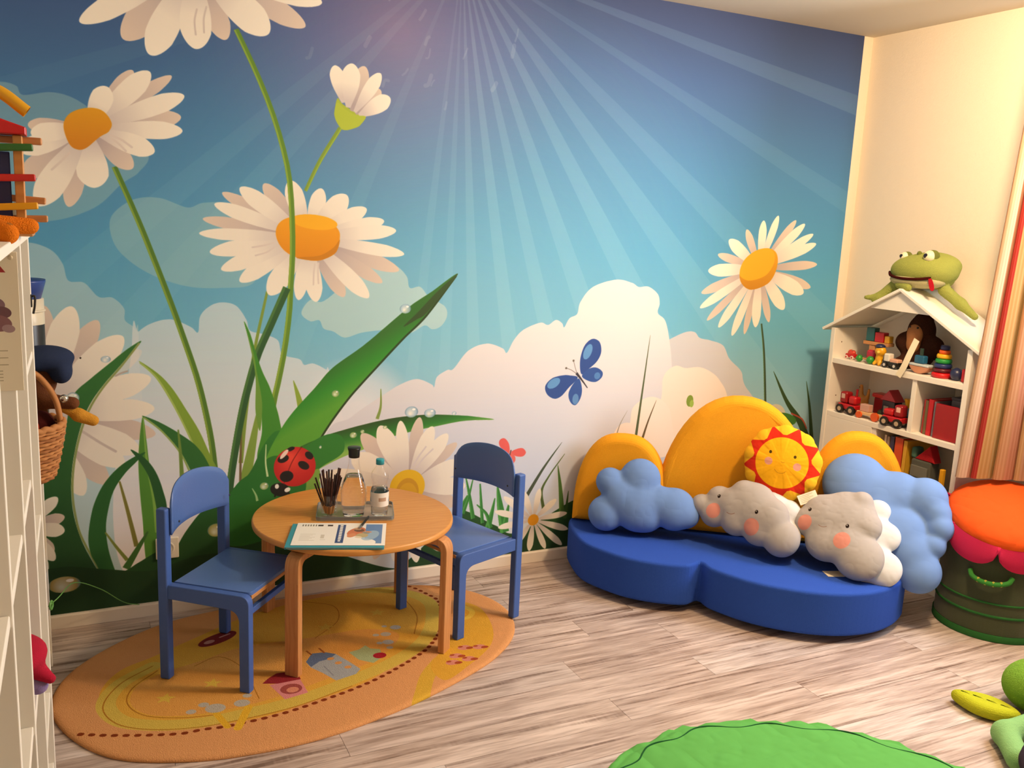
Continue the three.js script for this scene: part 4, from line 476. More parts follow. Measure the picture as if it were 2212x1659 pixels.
{ const grey1 = lobed([-0.2099,0.0046,0.0437,-0.1428,0.0463,0.0536,-0.1477,-0.018,0.0596,-0.0005,0.0397,0.1033,-0.0713,0.0297,0.0755,-0.0452,0.0901,0.0536,0.1454,-0.0592,0.0735,0.0537,-0.0347,0.0755,-0.0469,-0.0249,0.0675,0.0797,0.0146,0.0795], 0.06, 0.011, 0.02), grey2 = lobed([-0.1234,0.0355,0.061,-0.1033,0.0972,0.0591,0.0094,0.0799,0.1181,-0.0579,0.0669,0.0985,0.0525,0.163,0.0414,0.0914,0.0645,0.0591,0.0975,-0.0631,0.0906,-0.0334,-0.0231,0.0866,0.0374,-0.0202,0.0906], 0.062, 0.011, 0.025);
  const f1 = faceTex(grey1.size, [-0.1306,0.0469,0.0414,0.0136], [-0.14,-0.0162,0.0298,0.0319,-0.0478,0.0318], [-0.0801,-0.0126,-0.0615,-0.0223,-0.0447,-0.0104]), f2 = faceTex(grey2.size, [-0.1194,0.0679,0.0363,0.0319], [-0.1266,0.0139,0.0276,0.0311,-0.0299,0.0315], [-0.0704,0.012,-0.0531,0.0022,-0.0377,0.0124]);
  const t1 = cl('cloud_cushion', 'grey cloud cushion with blushing face lying in the middle of the seat', [2.4519,0.3453,0.6475,0.4903,0,0.8716,0.4169,0.8782,-0.2345,-0.7654,0.4784,0.4305]), t2 = cl('cloud_cushion', 'grey cloud cushion with blushing face and white back at the right of the seat', [2.6648,0.3215,0.9196,0.4741,0,0.8805,0.5553,0.776,-0.299,-0.6833,0.6307,0.3679]);
  mesh('front_panel', grey1.geo, fabricUV('#ffffff', 1.8, { map: f1, sheenColor: new THREE.Color('#b0a8a4') }), t1); mesh('back_panel', lobed([0.0441,0.1256,0.0536,0.1317,0.0579,0.0536,0.1248,0.0094,0.0437,0.0497,0.0571,0.0874,0.1405,-0.0392,0.0675,-0.0174,0.0519,0.0795], 0.048, 0.009, -0.028).geo, whiteFur, t1);
  mesh('front_panel', grey2.geo, fabricUV('#ffffff', 1.8, { map: f2, sheenColor: new THREE.Color('#b0a8a4') }), t2); mesh('back_panel', lobed([0.1008,0.1605,0.0532,0.152,0.0643,0.061,0.1748,-0.0648,0.0729,0.0757,0.0503,0.1103,0.1113,-0.0494,0.0906,0.0194,0.1175,0.0886], 0.053, 0.009, -0.03).geo, whiteFur, t2);
  mesh('cover', lobed([-0.1198,0.1242,0.1278,-0.0201,0.0831,0.1136,0.0442,0.1084,0.0933,0.1462,0.1097,0.0832,0.2127,-0.0021,0.0507,0.193,0.054,0.0548,0.1948,-0.0724,0.0487,0.1554,-0.1815,0.0852,0.0643,-0.0445,0.1136,0.1171,-0.1142,0.0852,-0.0424,-0.0081,0.1136], 0.08, 0.014).geo, fabricUV('#6f90cb', 1.6), cl('cloud_cushion', 'large blue cloud cushion slumped over the right end of the sofa', [2.8686,0.3912,0.9379,0.607,0,0.7947,0.384,0.8755,-0.2933,-0.6958,0.4832,0.5315])); }
{ const R = 0.152, tex = canvasTex(768, 768, (c, w) => { const m = w / 2; c.fillStyle = '#eeb42a'; c.fillRect(0, 0, w, w); const n = 9; c.fillStyle = '#cf2f1c';
    for (let i = 0; i < n; i++) { const a = i / n * 6.283 + 0.18, d = 6.283 / n / 2 * 0.98; c.beginPath(); c.moveTo(m + Math.cos(a - d) * m * 0.70, m + Math.sin(a - d) * m * 0.70); c.lineTo(m + Math.cos(a) * m * 1.0, m + Math.sin(a) * m * 1.0); c.lineTo(m + Math.cos(a + d) * m * 0.70, m + Math.sin(a + d) * m * 0.70); c.closePath(); c.fill(); }
    c.beginPath(); c.arc(m, m, m * 0.73, 0, 7); c.fill(); c.fillStyle = '#f2b01e'; c.beginPath(); c.arc(m, m, m * 0.66, 0, 7); c.fill();
    c.save(); c.translate(m, m); c.rotate(0.1); c.scale(m, m); c.fillStyle = '#4a3a12'; for (const s of [-1, 1]) { c.beginPath(); c.ellipse(s * 0.31 - 0.02, -0.22, 0.036, 0.042, 0, 0, 7); c.fill(); } c.fillStyle = '#dd9a86'; for (const s of [-1, 1]) { c.beginPath(); c.arc(s * 0.36 + 0.03, 0.02, 0.1, 0, 7); c.fill(); }
    c.strokeStyle = '#c98a1c'; c.lineWidth = 0.018; c.beginPath(); c.arc(0, 0.1, 0.17, 0.5, 2.6); c.stroke(); c.beginPath(); c.arc(0.02, -0.06, 0.05, 0.4, 2.7); c.stroke(); c.restore(); });
  const lobes = [0, 0, R]; for (let i = 0; i < 9; i++) lobes.push(Math.cos(-i / 9 * 6.283 - 0.53) * R * 0.74, Math.sin(-i / 9 * 6.283 - 0.53) * R * 0.74, R * 0.3);
  const t = cl('sun_cushion', 'round yellow sun cushion with red rays and smiling face leaning on the backrest', [2.5832,0.5691,0.6564,0.6847,0,0.7288,0.1721,0.9717,-0.1616,-0.7082,0.2361,0.6653]), sc = cushion(lobes, 0.05, 0.05, { wrinkle: 0.001 });
  mesh('front_panel', sc.front, plush('#ffffff', { map: tex, sheenColor: new THREE.Color('#d9a020'), bumpMap: rep(crumpleB, 2), bumpScale: 0.001 }), t); mesh('back_panel', sc.back, plush('#eeb42a'), t);
  const tg = (par, m, w, h) => { const g = new THREE.PlaneGeometry(w, h, 6, 2), p = g.attributes.position; for (let i = 0; i < p.count; i++) p.setZ(i, 0.006 * Math.sin(p.getX(i) / w * 3)); g.computeVertexNormals(); const o = mesh('care_tag', g, m, par); return o; };
  const tagTex = canvasTex(256, 128, (c) => { c.fillStyle = '#efe3cb'; c.fillRect(0, 0, 256, 128); c.fillStyle = '#b3a284'; for (let i = 0; i < 5; i++) c.fillRect(24, 20 + i * 20, 180 - (i % 2) * 50, 5); }), tagM = std('#ffffff', { map: tagTex, roughness: 0.8, side: THREE.DoubleSide });
  const a = tg(t, tagM, 0.075, 0.04); a.position.set(0.115, -0.125, 0.03); a.rotation.set(-0.2, 0.2, 0.5);
  const b = thing('care_label', 'cream textile label sheet lying on the blue seat under the grey cushion', 'label', [2.621, 0.2032, 0.97], -0.35); const g = new THREE.BoxGeometry(0.095, 0.0008, 0.055); mesh('sheet', g, tagM, b); }

// ---------------------------------------------------------------- house-shaped bookcase on the right wall
const OX = 0.03, OZ = -0.029;      // where the bookcase stands
const BXF = 3.2, BXB = 3.47, Z0 = 0.24, Z1 = 1.0, ZM = 0.62, S1 = 0.925, S2 = 0.67, S3 = 0.395, S4 = 0.09;
{ const t = thing('house_bookcase', 'white open bookcase shaped like a house with pitched roof in the corner', 'bookcase', [OX, 0, OZ]), xm = (BXF + BXB) / 2, dp = BXB - BXF, pt = 0.024, M = white;
  const P = (n, g) => mesh(n, uvm(g), M, t);
  const slope = Math.atan2(1.272 - 1.062, 0.4), eave = (z) => 1.062 + (0.4 - Math.abs(z - ZM)) * Math.tan(slope);
  P('side_panel', rb(dp, eave(Z0) - 0.001, pt, 0.002, xm, (eave(Z0)) / 2 - 0.004, Z0 + pt / 2)); P('side_panel', rb(dp, eave(Z1) - 0.001, pt, 0.002, xm, eave(Z1) / 2 - 0.004, Z1 - pt / 2));
  const bs = shapeOf([Z0 + pt, 0.02, Z1 - pt, 0.02, Z1 - pt, eave(Z1) - 0.012, ZM, eave(ZM) - 0.02, Z0 + pt, eave(Z0) - 0.012], false); P('back_panel', extr(bs, 0.006, 0).rotateY(-Math.PI / 2).translate(BXB, 0, 0));
  for (const [y, a, b] of [[S1, Z0 + pt, Z1 - pt], [S2, Z0 + pt, Z1 - pt], [S3, 0.56, Z1 - pt], [S4, Z0 + pt, Z1 - pt]]) P('shelf_board', rb(dp - 0.008, pt, b - a, 0.002, xm, y - pt / 2, (a + b) / 2));
  P('divider', rb(dp - 0.02, S1 - pt - S2, pt, 0.002, xm, (S1 - pt + S2) / 2, 0.735)); P('divider', rb(dp - 0.02, S2 - pt - S4, pt, 0.002, xm, (S2 - pt + S4) / 2, 0.551));
  P('front_panel', rb(0.012, S2 - pt - S4, 0.54 - Z0 - pt, 0.002, BXF + 0.01, (S2 - pt + S4) / 2, (0.54 + Z0 + pt) / 2)); P('plinth', rb(0.015, S4 - pt, Z1 - Z0 - 2 * pt, 0.002, BXF + 0.02, (S4 - pt) / 2, ZM));
  const gs = shapeOf([ZM - 0.17, 1.184, ZM + 0.17, 1.184, ZM, eave(ZM) - 0.004], false); P('gable', extr(gs, 0.012, 0).rotateY(-Math.PI / 2).translate(BXF + 0.016, 0, 0));
  for (const k of [-1, 1]) { const L = 0.425 / Math.cos(slope), g = rb(dp + 0.012, 0.014, L, 0.003).rotateX(k * slope).translate(xm - 0.008, eave(ZM) + 0.007 - Math.sin(slope) * L / 2, ZM + k * Math.cos(slope) * L / 2); P('roof_panel', g); }
  for (const y of [0.74, 1.0]) mesh('shelf_pin_hole', cyl(0.003, 0.003, 0.001, 0, 0, 0, 10).rotateX(Math.PI / 2).translate(BXF + 0.05, y, Z0 + pt + 0.0006), std('#6a5442'), t); }
// toys: local x = along the shelf (world z), local z = towards the room (world -x)
const shelfThing = (name, label, cat, x, y, z, turn = 0, group) => thing(name, label, cat, [x + OX, y + 0.0006, z + OZ], -Math.PI / 2 + turn, group);
const P_ = (c) => plastic(c), red = P_('#b5141d'), dkRed = P_('#8c1018'), yel = P_('#e0a41a'), grn = P_('#2c8a36'), teal = P_('#1f5a5c'), navy = P_('#232a4e'), blk = P_('#17140f'), orange = P_('#d9571a');
const wheel = (p, r, w, x, y, z, tyre = blk, hub = P_('#b9a489')) => { const g = mesh('wheel', new THREE.CylinderGeometry(r, r, w, 20).rotateX(Math.PI / 2).translate(x, y, z), tyre, p); mesh('hub', new THREE.CylinderGeometry(r * 0.5, r * 0.5, w * 1.15, 16).rotateX(Math.PI / 2).translate(x, y, z), hub, g); };
{ let t = shelfThing('toy_car', 'tiny red and white striped toy car at the left of the top shelf', 'toy car', 3.26, S1, 0.325); mesh('body', rb(0.055, 0.018, 0.03, 0.006, 0, 0.017, 0), red, t); mesh('roof', sph(0.02, 0, 0.03, 0, 1.1, 0.8, 0.7), P_('#c9402e'), t); for (const x of [-0.012, 0.012]) mesh('stripe', rb(0.006, 0.002, 0.026, 0.001, x, 0.045, 0), P_('#ecd9c4'), t); for (const x of [-0.017, 0.017]) for (const z of [-0.015, 0.015]) wheel(t, 0.009, 0.006, x, 0.0092, z, P_('#e2d2c2'), red);
  t = shelfThing('block_wagon', 'small wooden plank wagon carrying teal, red and yellow blocks on the top shelf', 'toy wagon', 3.31, S1, 0.43, 0.15); mesh('deck', rb(0.13, 0.016, 0.05, 0.003, 0, 0.088, 0), beech, t); mesh('stand', rb(0.03, 0.08, 0.04, 0.003, -0.02, 0.04, 0), beech, t); mesh('block', rb(0.042, 0.062, 0.04, 0.003, -0.035, 0.128, 0), teal, t); mesh('block', rb(0.046, 0.045, 0.04, 0.003, 0.012, 0.119, 0), red, t); mesh('block', rb(0.025, 0.032, 0.034, 0.003, 0.05, 0.1125, 0), yel, t);
  t = shelfThing('pull_toy', 'red pull toy with two green ball wheels at the shelf front', 'pull toy', 3.245, S1, 0.43); mesh('body', rb(0.05, 0.052, 0.03, 0.012, 0.018, 0.036, -0.012), P_('#b3203a'), t); mesh('wheel', sph(0.016, -0.034, 0.0165, 0.01), grn, t); mesh('wheel', sph(0.018, 0.036, 0.0185, 0.016), grn, t); mesh('axle', rb(0.075, 0.006, 0.008, 0.002, 0, 0.018, 0.004), beech, t);
  t = shelfThing('bear_figure', 'small shiny yellow bear figure with blue cap on the top shelf', 'toy figure', 3.24, S1 + 0.002, 0.505); mesh('body', blob([{ c: [0, 0.03, 0], r: [0.018, 0.022, 0.015] }, { c: [0.004, 0.064, 0], r: [0.026, 0.024, 0.022] }, { a: [-0.012, 0.012, 0.006], b: [-0.014, 0.006, 0.014], r0: 0.009, r1: 0.007 }, { a: [0.012, 0.012, 0.006], b: [0.014, 0.006, 0.014], r0: 0.009, r1: 0.007 }], 0.006, 34), yel, t); mesh('snout', sph(0.008, 0.01, 0.06, 0.02), P_('#e8c14a'), t); mesh('cap', sph(0.022, 0, 0.085, 0, 1, 0.55, 1), navy, t);
  t = shelfThing('toy_jeep', 'small white and black toy jeep with grey hubs on the top shelf', 'toy car', 3.235, S1, 0.585); mesh('chassis', rb(0.085, 0.02, 0.034, 0.005, 0, 0.021, 0), blk, t); mesh('hood', rb(0.045, 0.018, 0.033, 0.005, 0.018, 0.035, 0), P_('#d9a58a'), t); mesh('cabin', rb(0.032, 0.038, 0.033, 0.007, -0.022, 0.045, 0), P_('#e2dccf'), t); for (const x of [-0.026, 0.028]) for (const z of [-0.018, 0.018]) wheel(t, 0.0135, 0.008, x, 0.0137, z, blk, P_('#cfc8c0'));
  // dark brown plush with a pale muzzle
  t = shelfThing('monkey_plush', 'dark brown plush animal with pale tan face patch in the middle of the top shelf', 'plush toy', 3.345, S1, 0.625); mesh('body', blob([{ c: [0, 0.075, 0], r: [0.075, 0.075, 0.055] }, { c: [0.012, 0.178, 0.012], r: [0.062, 0.06, 0.05] }, { c: [-0.055, 0.115, 0.02], r: [0.05, 0.045, 0.04] }, { c: [0.085, 0.105, 0.01], r: [0.045, 0.05, 0.04] }, { c: [0.01, 0.235, 0.0], r: [0.035, 0.012, 0.03] }, { a: [-0.03, 0.03, 0.04], b: [-0.05, 0.022, 0.075], r0: 0.03, r1: 0.022 }], 0.02, 44), plush('#3f2318', { bumpScale: 0.005 }), t); mesh('muzzle', blob([{ c: [0.012, 0.16, 0.052], r: [0.04, 0.045, 0.022] }, { c: [0.008, 0.115, 0.05], r: [0.034, 0.04, 0.022] }], 0.01, 34), plush('#a9734a'), t); for (const x of [-0.006, 0.032]) mesh('eye', sph(0.005, x, 0.19, 0.064), blk, t);
  t = shelfThing('toy_boat', 'little toy boat with blue hull and pale keel beside the ring stacker', 'toy boat', 3.255, S1, 0.72); const hull = new THREE.Shape(); hull.moveTo(-0.05, 0.03); hull.quadraticCurveTo(-0.03, 0, 0.0, 0); hull.quadraticCurveTo(0.035, 0, 0.055, 0.03); hull.closePath(); mesh('hull', extr(hull, 0.04, 0.006).translate(0, 0, -0.02), P_('#c58a6a'), t); mesh('deck', rb(0.1, 0.012, 0.036, 0.004, 0.0, 0.0365, 0), P_('#c9d4da'), t); mesh('cabin', rb(0.05, 0.035, 0.03, 0.006, -0.004, 0.0605, 0), P_('#1f5f86'), t); mesh('funnel', cyl(0.008, 0.008, 0.03, -0.004, 0.093, 0), P_('#2a3f38'), t);
  t = shelfThing('ring_stacker', 'rainbow stacking ring tower with red base on the top shelf', 'stacking toy', 3.26, S1, 0.825); const rc = ['#c4161c', '#5a1420', '#243066', '#1e8a3a', '#e8b01c', '#d9581a', '#262a58']; rc.forEach((c, i) => { const r = [0.042, 0.036, 0.035, 0.033, 0.03, 0.023, 0.019][i], h = [0.022, 0.018, 0.02, 0.02, 0.02, 0.016, 0.02][i], y = [0, 0.0222, 0.0404, 0.0606, 0.0808, 0.101, 0.1172][i]; mesh('ring', lathe([[0.0001, y], [r * 0.88, y], [r, y + h * 0.3], [r, y + h * 0.7], [r * 0.88, y + h], [0.0001, y + h]], 32), P_(c), t); });
  t = shelfThing('toy_ball', 'small dark navy ball at the right end of the top shelf', 'ball', 3.255, S1, 0.898); mesh('sphere', sph(0.026, 0, 0.0262, 0), navy, t); mesh('seam', new THREE.TorusGeometry(0.0258, 0.0012, 8, 40).translate(0, 0.0262, 0), P_('#3a4270'), t).position.y = 0.0008;
  t = shelfThing('toy_block', 'red and blue toy block against the right side of the top shelf', 'toy block', 3.26, S1, 0.952); mesh('cube', rb(0.045, 0.055, 0.04, 0.006, 0, 0.0276, 0), red, t); mesh('knob', cyl(0.012, 0.012, 0.012, 0, 0.061, 0), P_('#2a3f9a'), t);
  t = thing('paper_strip', 'cream paper strip dangling over the edge of the top shelf', 'paper strip', [OX, 0, OZ]); { const g = new THREE.BufferGeometry(), c = [], ix = []; const pts = [[3.215, 1.073, 0.715], [3.196, 1.0, 0.70], [3.188, 0.945, 0.685], [3.186, 0.905, 0.664]]; const cv = new THREE.CatmullRomCurve3(pts.map(V)); for (let i = 0; i <= 16; i++) { const p = cv.getPoint(i / 16); c.push(p.x, p.y + 0.006, p.z - 0.014, p.x, p.y - 0.006, p.z + 0.014); if (i) ix.push(2 * i - 2, 2 * i - 1, 2 * i, 2 * i, 2 * i - 1, 2 * i + 1); } g.setAttribute('position', new THREE.Float32BufferAttribute(c, 3)); g.setIndex(ix); g.computeVertexNormals(); mesh('strip', g, std('#e6dcc2', { side: THREE.DoubleSide, roughness: 0.8 }), t); }
  // second shelf
  const truck = (label, x, z, turn, load) => { const v = shelfThing('toy_truck', label, 'toy truck', x, S2, z, turn); mesh('body', rb(0.1, 0.026, 0.05, 0.006, 0, 0.034, 0), red, v); mesh('cabin', rb(0.042, 0.055, 0.046, 0.01, load ? -0.024 : 0.026, 0.075, 0), dkRed, v); mesh('window', rb(0.022, 0.024, 0.047, 0.003, load ? -0.024 : 0.028, 0.082, 0.0005), P_(load ? '#c7a79a' : '#e8b8ac'), v); for (const wx of [-0.032, 0.032]) for (const wz of [-0.026, 0.026]) wheel(v, 0.021, 0.014, wx, 0.0212, wz); return v; };
  t = truck('red toy tractor with dark wheels at the left of the second shelf', 3.245, 0.362, 0.05, true); mesh('engine', rb(0.045, 0.04, 0.044, 0.012, 0.025, 0.068, 0), red, t); mesh('chimney', cyl(0.005, 0.006, 0.035, 0.034, 0.1053, 0), dkRed, t);
  t = truck('red toy truck with pale windscreen beside the shelf divider', 3.232, 0.637, 0.1, false); mesh('bonnet', rb(0.05, 0.03, 0.046, 0.01, -0.024, 0.062, 0), red, t);
  t = shelfThing('toy_trailer', 'flat wooden toy trailer with orange wheel between the red trucks', 'toy trailer', 3.242, S2, 0.485, 0.03); mesh('bed', rb(0.12, 0.014, 0.035, 0.003, 0, 0.024, 0), P_('#e0b884'), t); mesh('wheel', new THREE.CylinderGeometry(0.02, 0.02, 0.012, 20).rotateX(Math.PI / 2).translate(0.05, 0.0202, 0.022), orange, t); mesh('wheel', new THREE.CylinderGeometry(0.015, 0.015, 0.012, 20).rotateX(Math.PI / 2).translate(-0.04, 0.0152, 0.022), orange, t); mesh('crate', rb(0.05, 0.034, 0.03, 0.003, -0.02, 0.0485, 0), P_('#c99d90'), t);
  t = shelfThing('toy_house', 'small dark toy house with red roof on the second shelf', 'toy house', 3.33, S2, 0.53); mesh('walls', rb(0.07, 0.09, 0.05, 0.003, 0, 0.046, 0), P_('#2c2f3c'), t); mesh('roof', extr(shapeOf([-0.045, 0, 0.045, 0, 0, 0.05], false), 0.062, 0.003).translate(0, 0.0915, -0.031), P_('#b2283a'), t); mesh('shutter', rb(0.026, 0.03, 0.004, 0.001, -0.01, 0.05, 0.0266), P_('#9c958c'), t);
  t = shelfThing('toy_station', 'red roofed toy shelter behind the tractor on the second shelf', 'toy house', 3.36, S2, 0.445); mesh('post_block', rb(0.055, 0.085, 0.045, 0.004, 0, 0.0435, 0), dkRed, t); mesh('roof', rb(0.075, 0.02, 0.06, 0.006, 0, 0.0966, 0), P_('#c4302c'), t); mesh('bush', sph(0.018, 0.03, 0.02, 0.03, 1, 1.1, 1), P_('#3a4a30'), t);
  t = shelfThing('giraffe_figure', 'tiny tan animal figure with upright ears behind the tractor', 'toy figure', 3.35, S2, 0.345); mesh('body', blob([{ c: [0, 0.05, 0], r: [0.028, 0.03, 0.018] }, { a: [-0.015, 0.07, 0], b: [-0.022, 0.12, 0], r0: 0.01, r1: 0.009 }, { a: [0.022, 0.07, 0], b: [0.026, 0.11, 0], r0: 0.008, r1: 0.006 }, { a: [-0.015, 0.03, 0], b: [-0.015, 0.007, 0], r0: 0.008, r1: 0.007 }, { a: [0.015, 0.03, 0], b: [0.015, 0.007, 0], r0: 0.008, r1: 0.007 }], 0.006, 34), P_('#c98a3c'), t); mesh('eye', sph(0.003, -0.024, 0.116, 0.008, 1, 1, 1, 10), blk, t);
  t = shelfThing('toy_train_engine', 'blue and teal toy engine with yellow chimney by the red truck', 'toy train', 3.33, S2, 0.612); mesh('boiler', new THREE.CylinderGeometry(0.024, 0.024, 0.075, 20).rotateZ(Math.PI / 2).translate(0, 0.055, 0), P_('#2f6f86'), t); mesh('frame', rb(0.085, 0.016, 0.045, 0.003, 0, 0.025, 0), navy, t); mesh('chimney', cyl(0.012, 0.022, 0.04, 0.01, 0.0965, 0), yel, t); for (const x of [-0.025, 0.025]) wheel(t, 0.014, 0.01, x, 0.0142, 0.022, navy, yel);
  t = shelfThing('yellow_cup', 'small yellow beaker next to the divider on the second shelf', 'cup', 3.36, S2, 0.688); mesh('beaker', lathe([[0.0001, 0.001], [0.02, 0.001], [0.024, 0.004], [0.03, 0.115], [0.0275, 0.115], [0.022, 0.006], [0.0001, 0.005]], 28), yel, t); mesh('handle', new THREE.TorusGeometry(0.02, 0.004, 8, 24).translate(-0.04, 0.06, 0), yel, t);
  // books: spine towards the room
  const book = (label, z, y, h, w, d, col, lean = 0, x = BXF + 0.02) => { const v = thing('picture_book', label, 'book', [x + OX, y + 0.0006, z + OZ]); v.rotation.x = lean; const m = std(col, { roughness: 0.45 }); mesh('cover', join([rb(d, h, 0.002, 0.0008, d / 2, h / 2, -w / 2 + 0.001), rb(d, h, 0.002, 0.0008, d / 2, h / 2, w / 2 - 0.001), rb(0.002, h, w, 0.0008, 0.001, h / 2, 0)]), m, v); mesh('pages', bx(d - 0.006, h - 0.008, w - 0.0042, d / 2 + 0.001, h / 2, 0), std('#e6dcc8', { roughness: 0.9 }), v); return v; };
  const B2 = S2;
  book('thin grey book nearest the divider on the second shelf', 0.757, B2, 0.1, 0.009, 0.15, '#8a7f78', 0, 3.26); book('narrow red book third from the divider on the second shelf', 0.7735, B2, 0.15, 0.009, 0.17, '#a81e26', 0, 3.245); book('olive brown book spine between red books on the second shelf', 0.788, B2, 0.148, 0.016, 0.17, '#6a5a3a', 0, 3.24); book('bright red upright book spine on the second shelf', 0.811, B2, 0.157, 0.024, 0.17, '#b81522', 0, 3.235); book('slim grey book behind the large red one', 0.832, B2, 0.152, 0.01, 0.18, '#6d6670', 0, 3.235);
  t = thing('hardback_book', 'large dark red book standing face out on the second shelf', 'book', [3.232 + OX, S2 + 0.0006, 0.907 + OZ]); mesh('cover', rb(0.016, 0.148, 0.126, 0.002, 0, 0.0745, 0), std('#96101c', { roughness: 0.4 }), t); mesh('pages', bx(0.0115, 0.142, 0.124, 0.0008, 0.0742, 0.0018), std('#e6dcc8'), t);
  t = thing('storage_box', 'grey box standing behind the large red book', 'box', [3.37 + OX, S2 + 0.0006, 0.905 + OZ]); mesh('box_body', rb(0.12, 0.16, 0.11, 0.003, 0, 0.0802, 0), std('#6f6a70', { roughness: 0.7 }), t); mesh('lid', rb(0.124, 0.012, 0.114, 0.003, 0, 0.1665, 0), std('#5f5b62', { roughness: 0.7 }), t);
  const B3 = S3; const low = [['cream book at the left of the lower shelf', 0.607, 0.23, 0.013, '#cdb79e'], ['beige book second on the lower shelf', 0.623, 0.226, 0.014, '#a98f78'], ['dark navy book spine on the lower shelf', 0.645, 0.232, 0.022, '#3a3350'], ['wide orange book spine on the lower shelf', 0.682, 0.234, 0.044, '#d24a16'], ['yellow book next to the orange one on the lower shelf', 0.717, 0.228, 0.02, '#d6a42c']];
  for (const [l, z, h, w, c] of low) book(l, z, B3, h, w, 0.19, c, 0, 3.225);
  t = shelfThing('fabric_castle', 'grey felt toy castle box with red peak on the lower shelf', 'felt toy', 3.26, S3, 0.8); mesh('tower', rb(0.1, 0.16, 0.06, 0.008, 0, 0.0805, 0), plush('#6d6f66'), t); mesh('flap', rb(0.085, 0.05, 0.008, 0.003, 0.0, 0.11, 0.0345), plush('#8a8a80'), t); mesh('peak', extr(shapeOf([-0.05, 0, 0.05, 0, 0.02, 0.07], false), 0.05, 0.006).translate(0.012, 0.1612, -0.025), plush('#a8232a'), t); mesh('trim', rb(0.03, 0.05, 0.05, 0.01, -0.045, 0.185, 0), plush('#5f8a78'), t);
  t = shelfThing('yellow_toy_hoop', 'yellow and blue wooden toy leaning at the right end of the lower shelf', 'toy', 3.235, S3, 0.89); mesh('upright', rb(0.018, 0.15, 0.02, 0.004, 0.02, 0.0755, 0), yel, t); mesh('crossbar', rb(0.06, 0.022, 0.022, 0.004, -0.015, 0.075, 0.004), yel, t); mesh('foot', rb(0.05, 0.03, 0.03, 0.004, -0.02, 0.0155, 0), P_('#2a2f8a'), t); }
// plush frog lying on the roof ridge
{ const t = thing('frog_plush', 'green plush frog with wide mouth sprawled over the bookcase roof', 'plush toy', [3.335, 1.278, 0.61], -Math.PI / 2 + 0.12), G = plush('#98a052', { bumpScale: 0.004, sheen: 0.5 }), Gd = plush('#8d9448');
  mesh('body', blob([{ c: [-0.005, 0.082, 0.0], r: [0.15, 0.074, 0.1] }, { c: [0.025, 0.11, -0.02], r: [0.118, 0.058, 0.085] }, { c: [0.0, 0.05, -0.07], r: [0.09, 0.045, 0.07] }, { a: [-0.11, 0.02, 0.03], b: [-0.175, -0.045, 0.05], r0: 0.026, r1: 0.02 }, { a: [-0.175, -0.045, 0.05], b: [-0.225, -0.05, 0.075], r0: 0.015, r1: 0.01 }, { a: [-0.175, -0.045, 0.05], b: [-0.19, -0.068, 0.06], r0: 0.015, r1: 0.01 }, { a: [0.1, 0.01, 0.0], b: [0.185, -0.04, 0.01], r0: 0.026, r1: 0.022 }, { a: [0.185, -0.04, 0.01], b: [0.26, -0.086, 0.02], r0: 0.022, r1: 0.014 }, { a: [-0.07, 0.02, 0.07], b: [-0.01, 0.012, 0.095], r0: 0.018, r1: 0.016 }], 0.012, 76), G, t);
  mesh('belly', blob([{ c: [-0.012, 0.042, 0.028], r: [0.128, 0.034, 0.076] }], 0.01, 36), plush('#b3ac82'), t);
  mesh('mouth', tube([[-0.152, 0.07, 0.03], [-0.12, 0.058, 0.068], [-0.05, 0.05, 0.1], [0.03, 0.052, 0.102], [0.085, 0.06, 0.088]], 0.006, 40, 8), plush('#4c1410'), t);
  mesh('tongue', extr(shapeOf([0.0, 0, 0.012, -0.004, 0.026, -0.046, 0.02, -0.054, 0.01, -0.048], true), 0.006, 0.002).rotateY(0.5).translate(0.078, 0.06, 0.09), plush('#a51a26'), t);
  for (const [x, y, z, r] of [[-0.095, 0.142, 0.02, 0.02], [0.045, 0.15, 0.052, 0.025]]) { const e = mesh('eye', sph(r, x, y, z), P_('#e9dcb8'), t); mesh('pupil', sph(r * 0.5, x - 0.004, y + 0.002, z + r * 0.82, 1, 0.85, 0.4), P_('#1c1420'), e); mesh('eyelid', sph(r * 1.08, x + 0.006, y + 0.002, z - r * 0.55, 1.1, 0.95, 0.8), G, t); }
  mesh('head_tuft', sph(0.01, -0.018, 0.16, 0.03), Gd, t); }

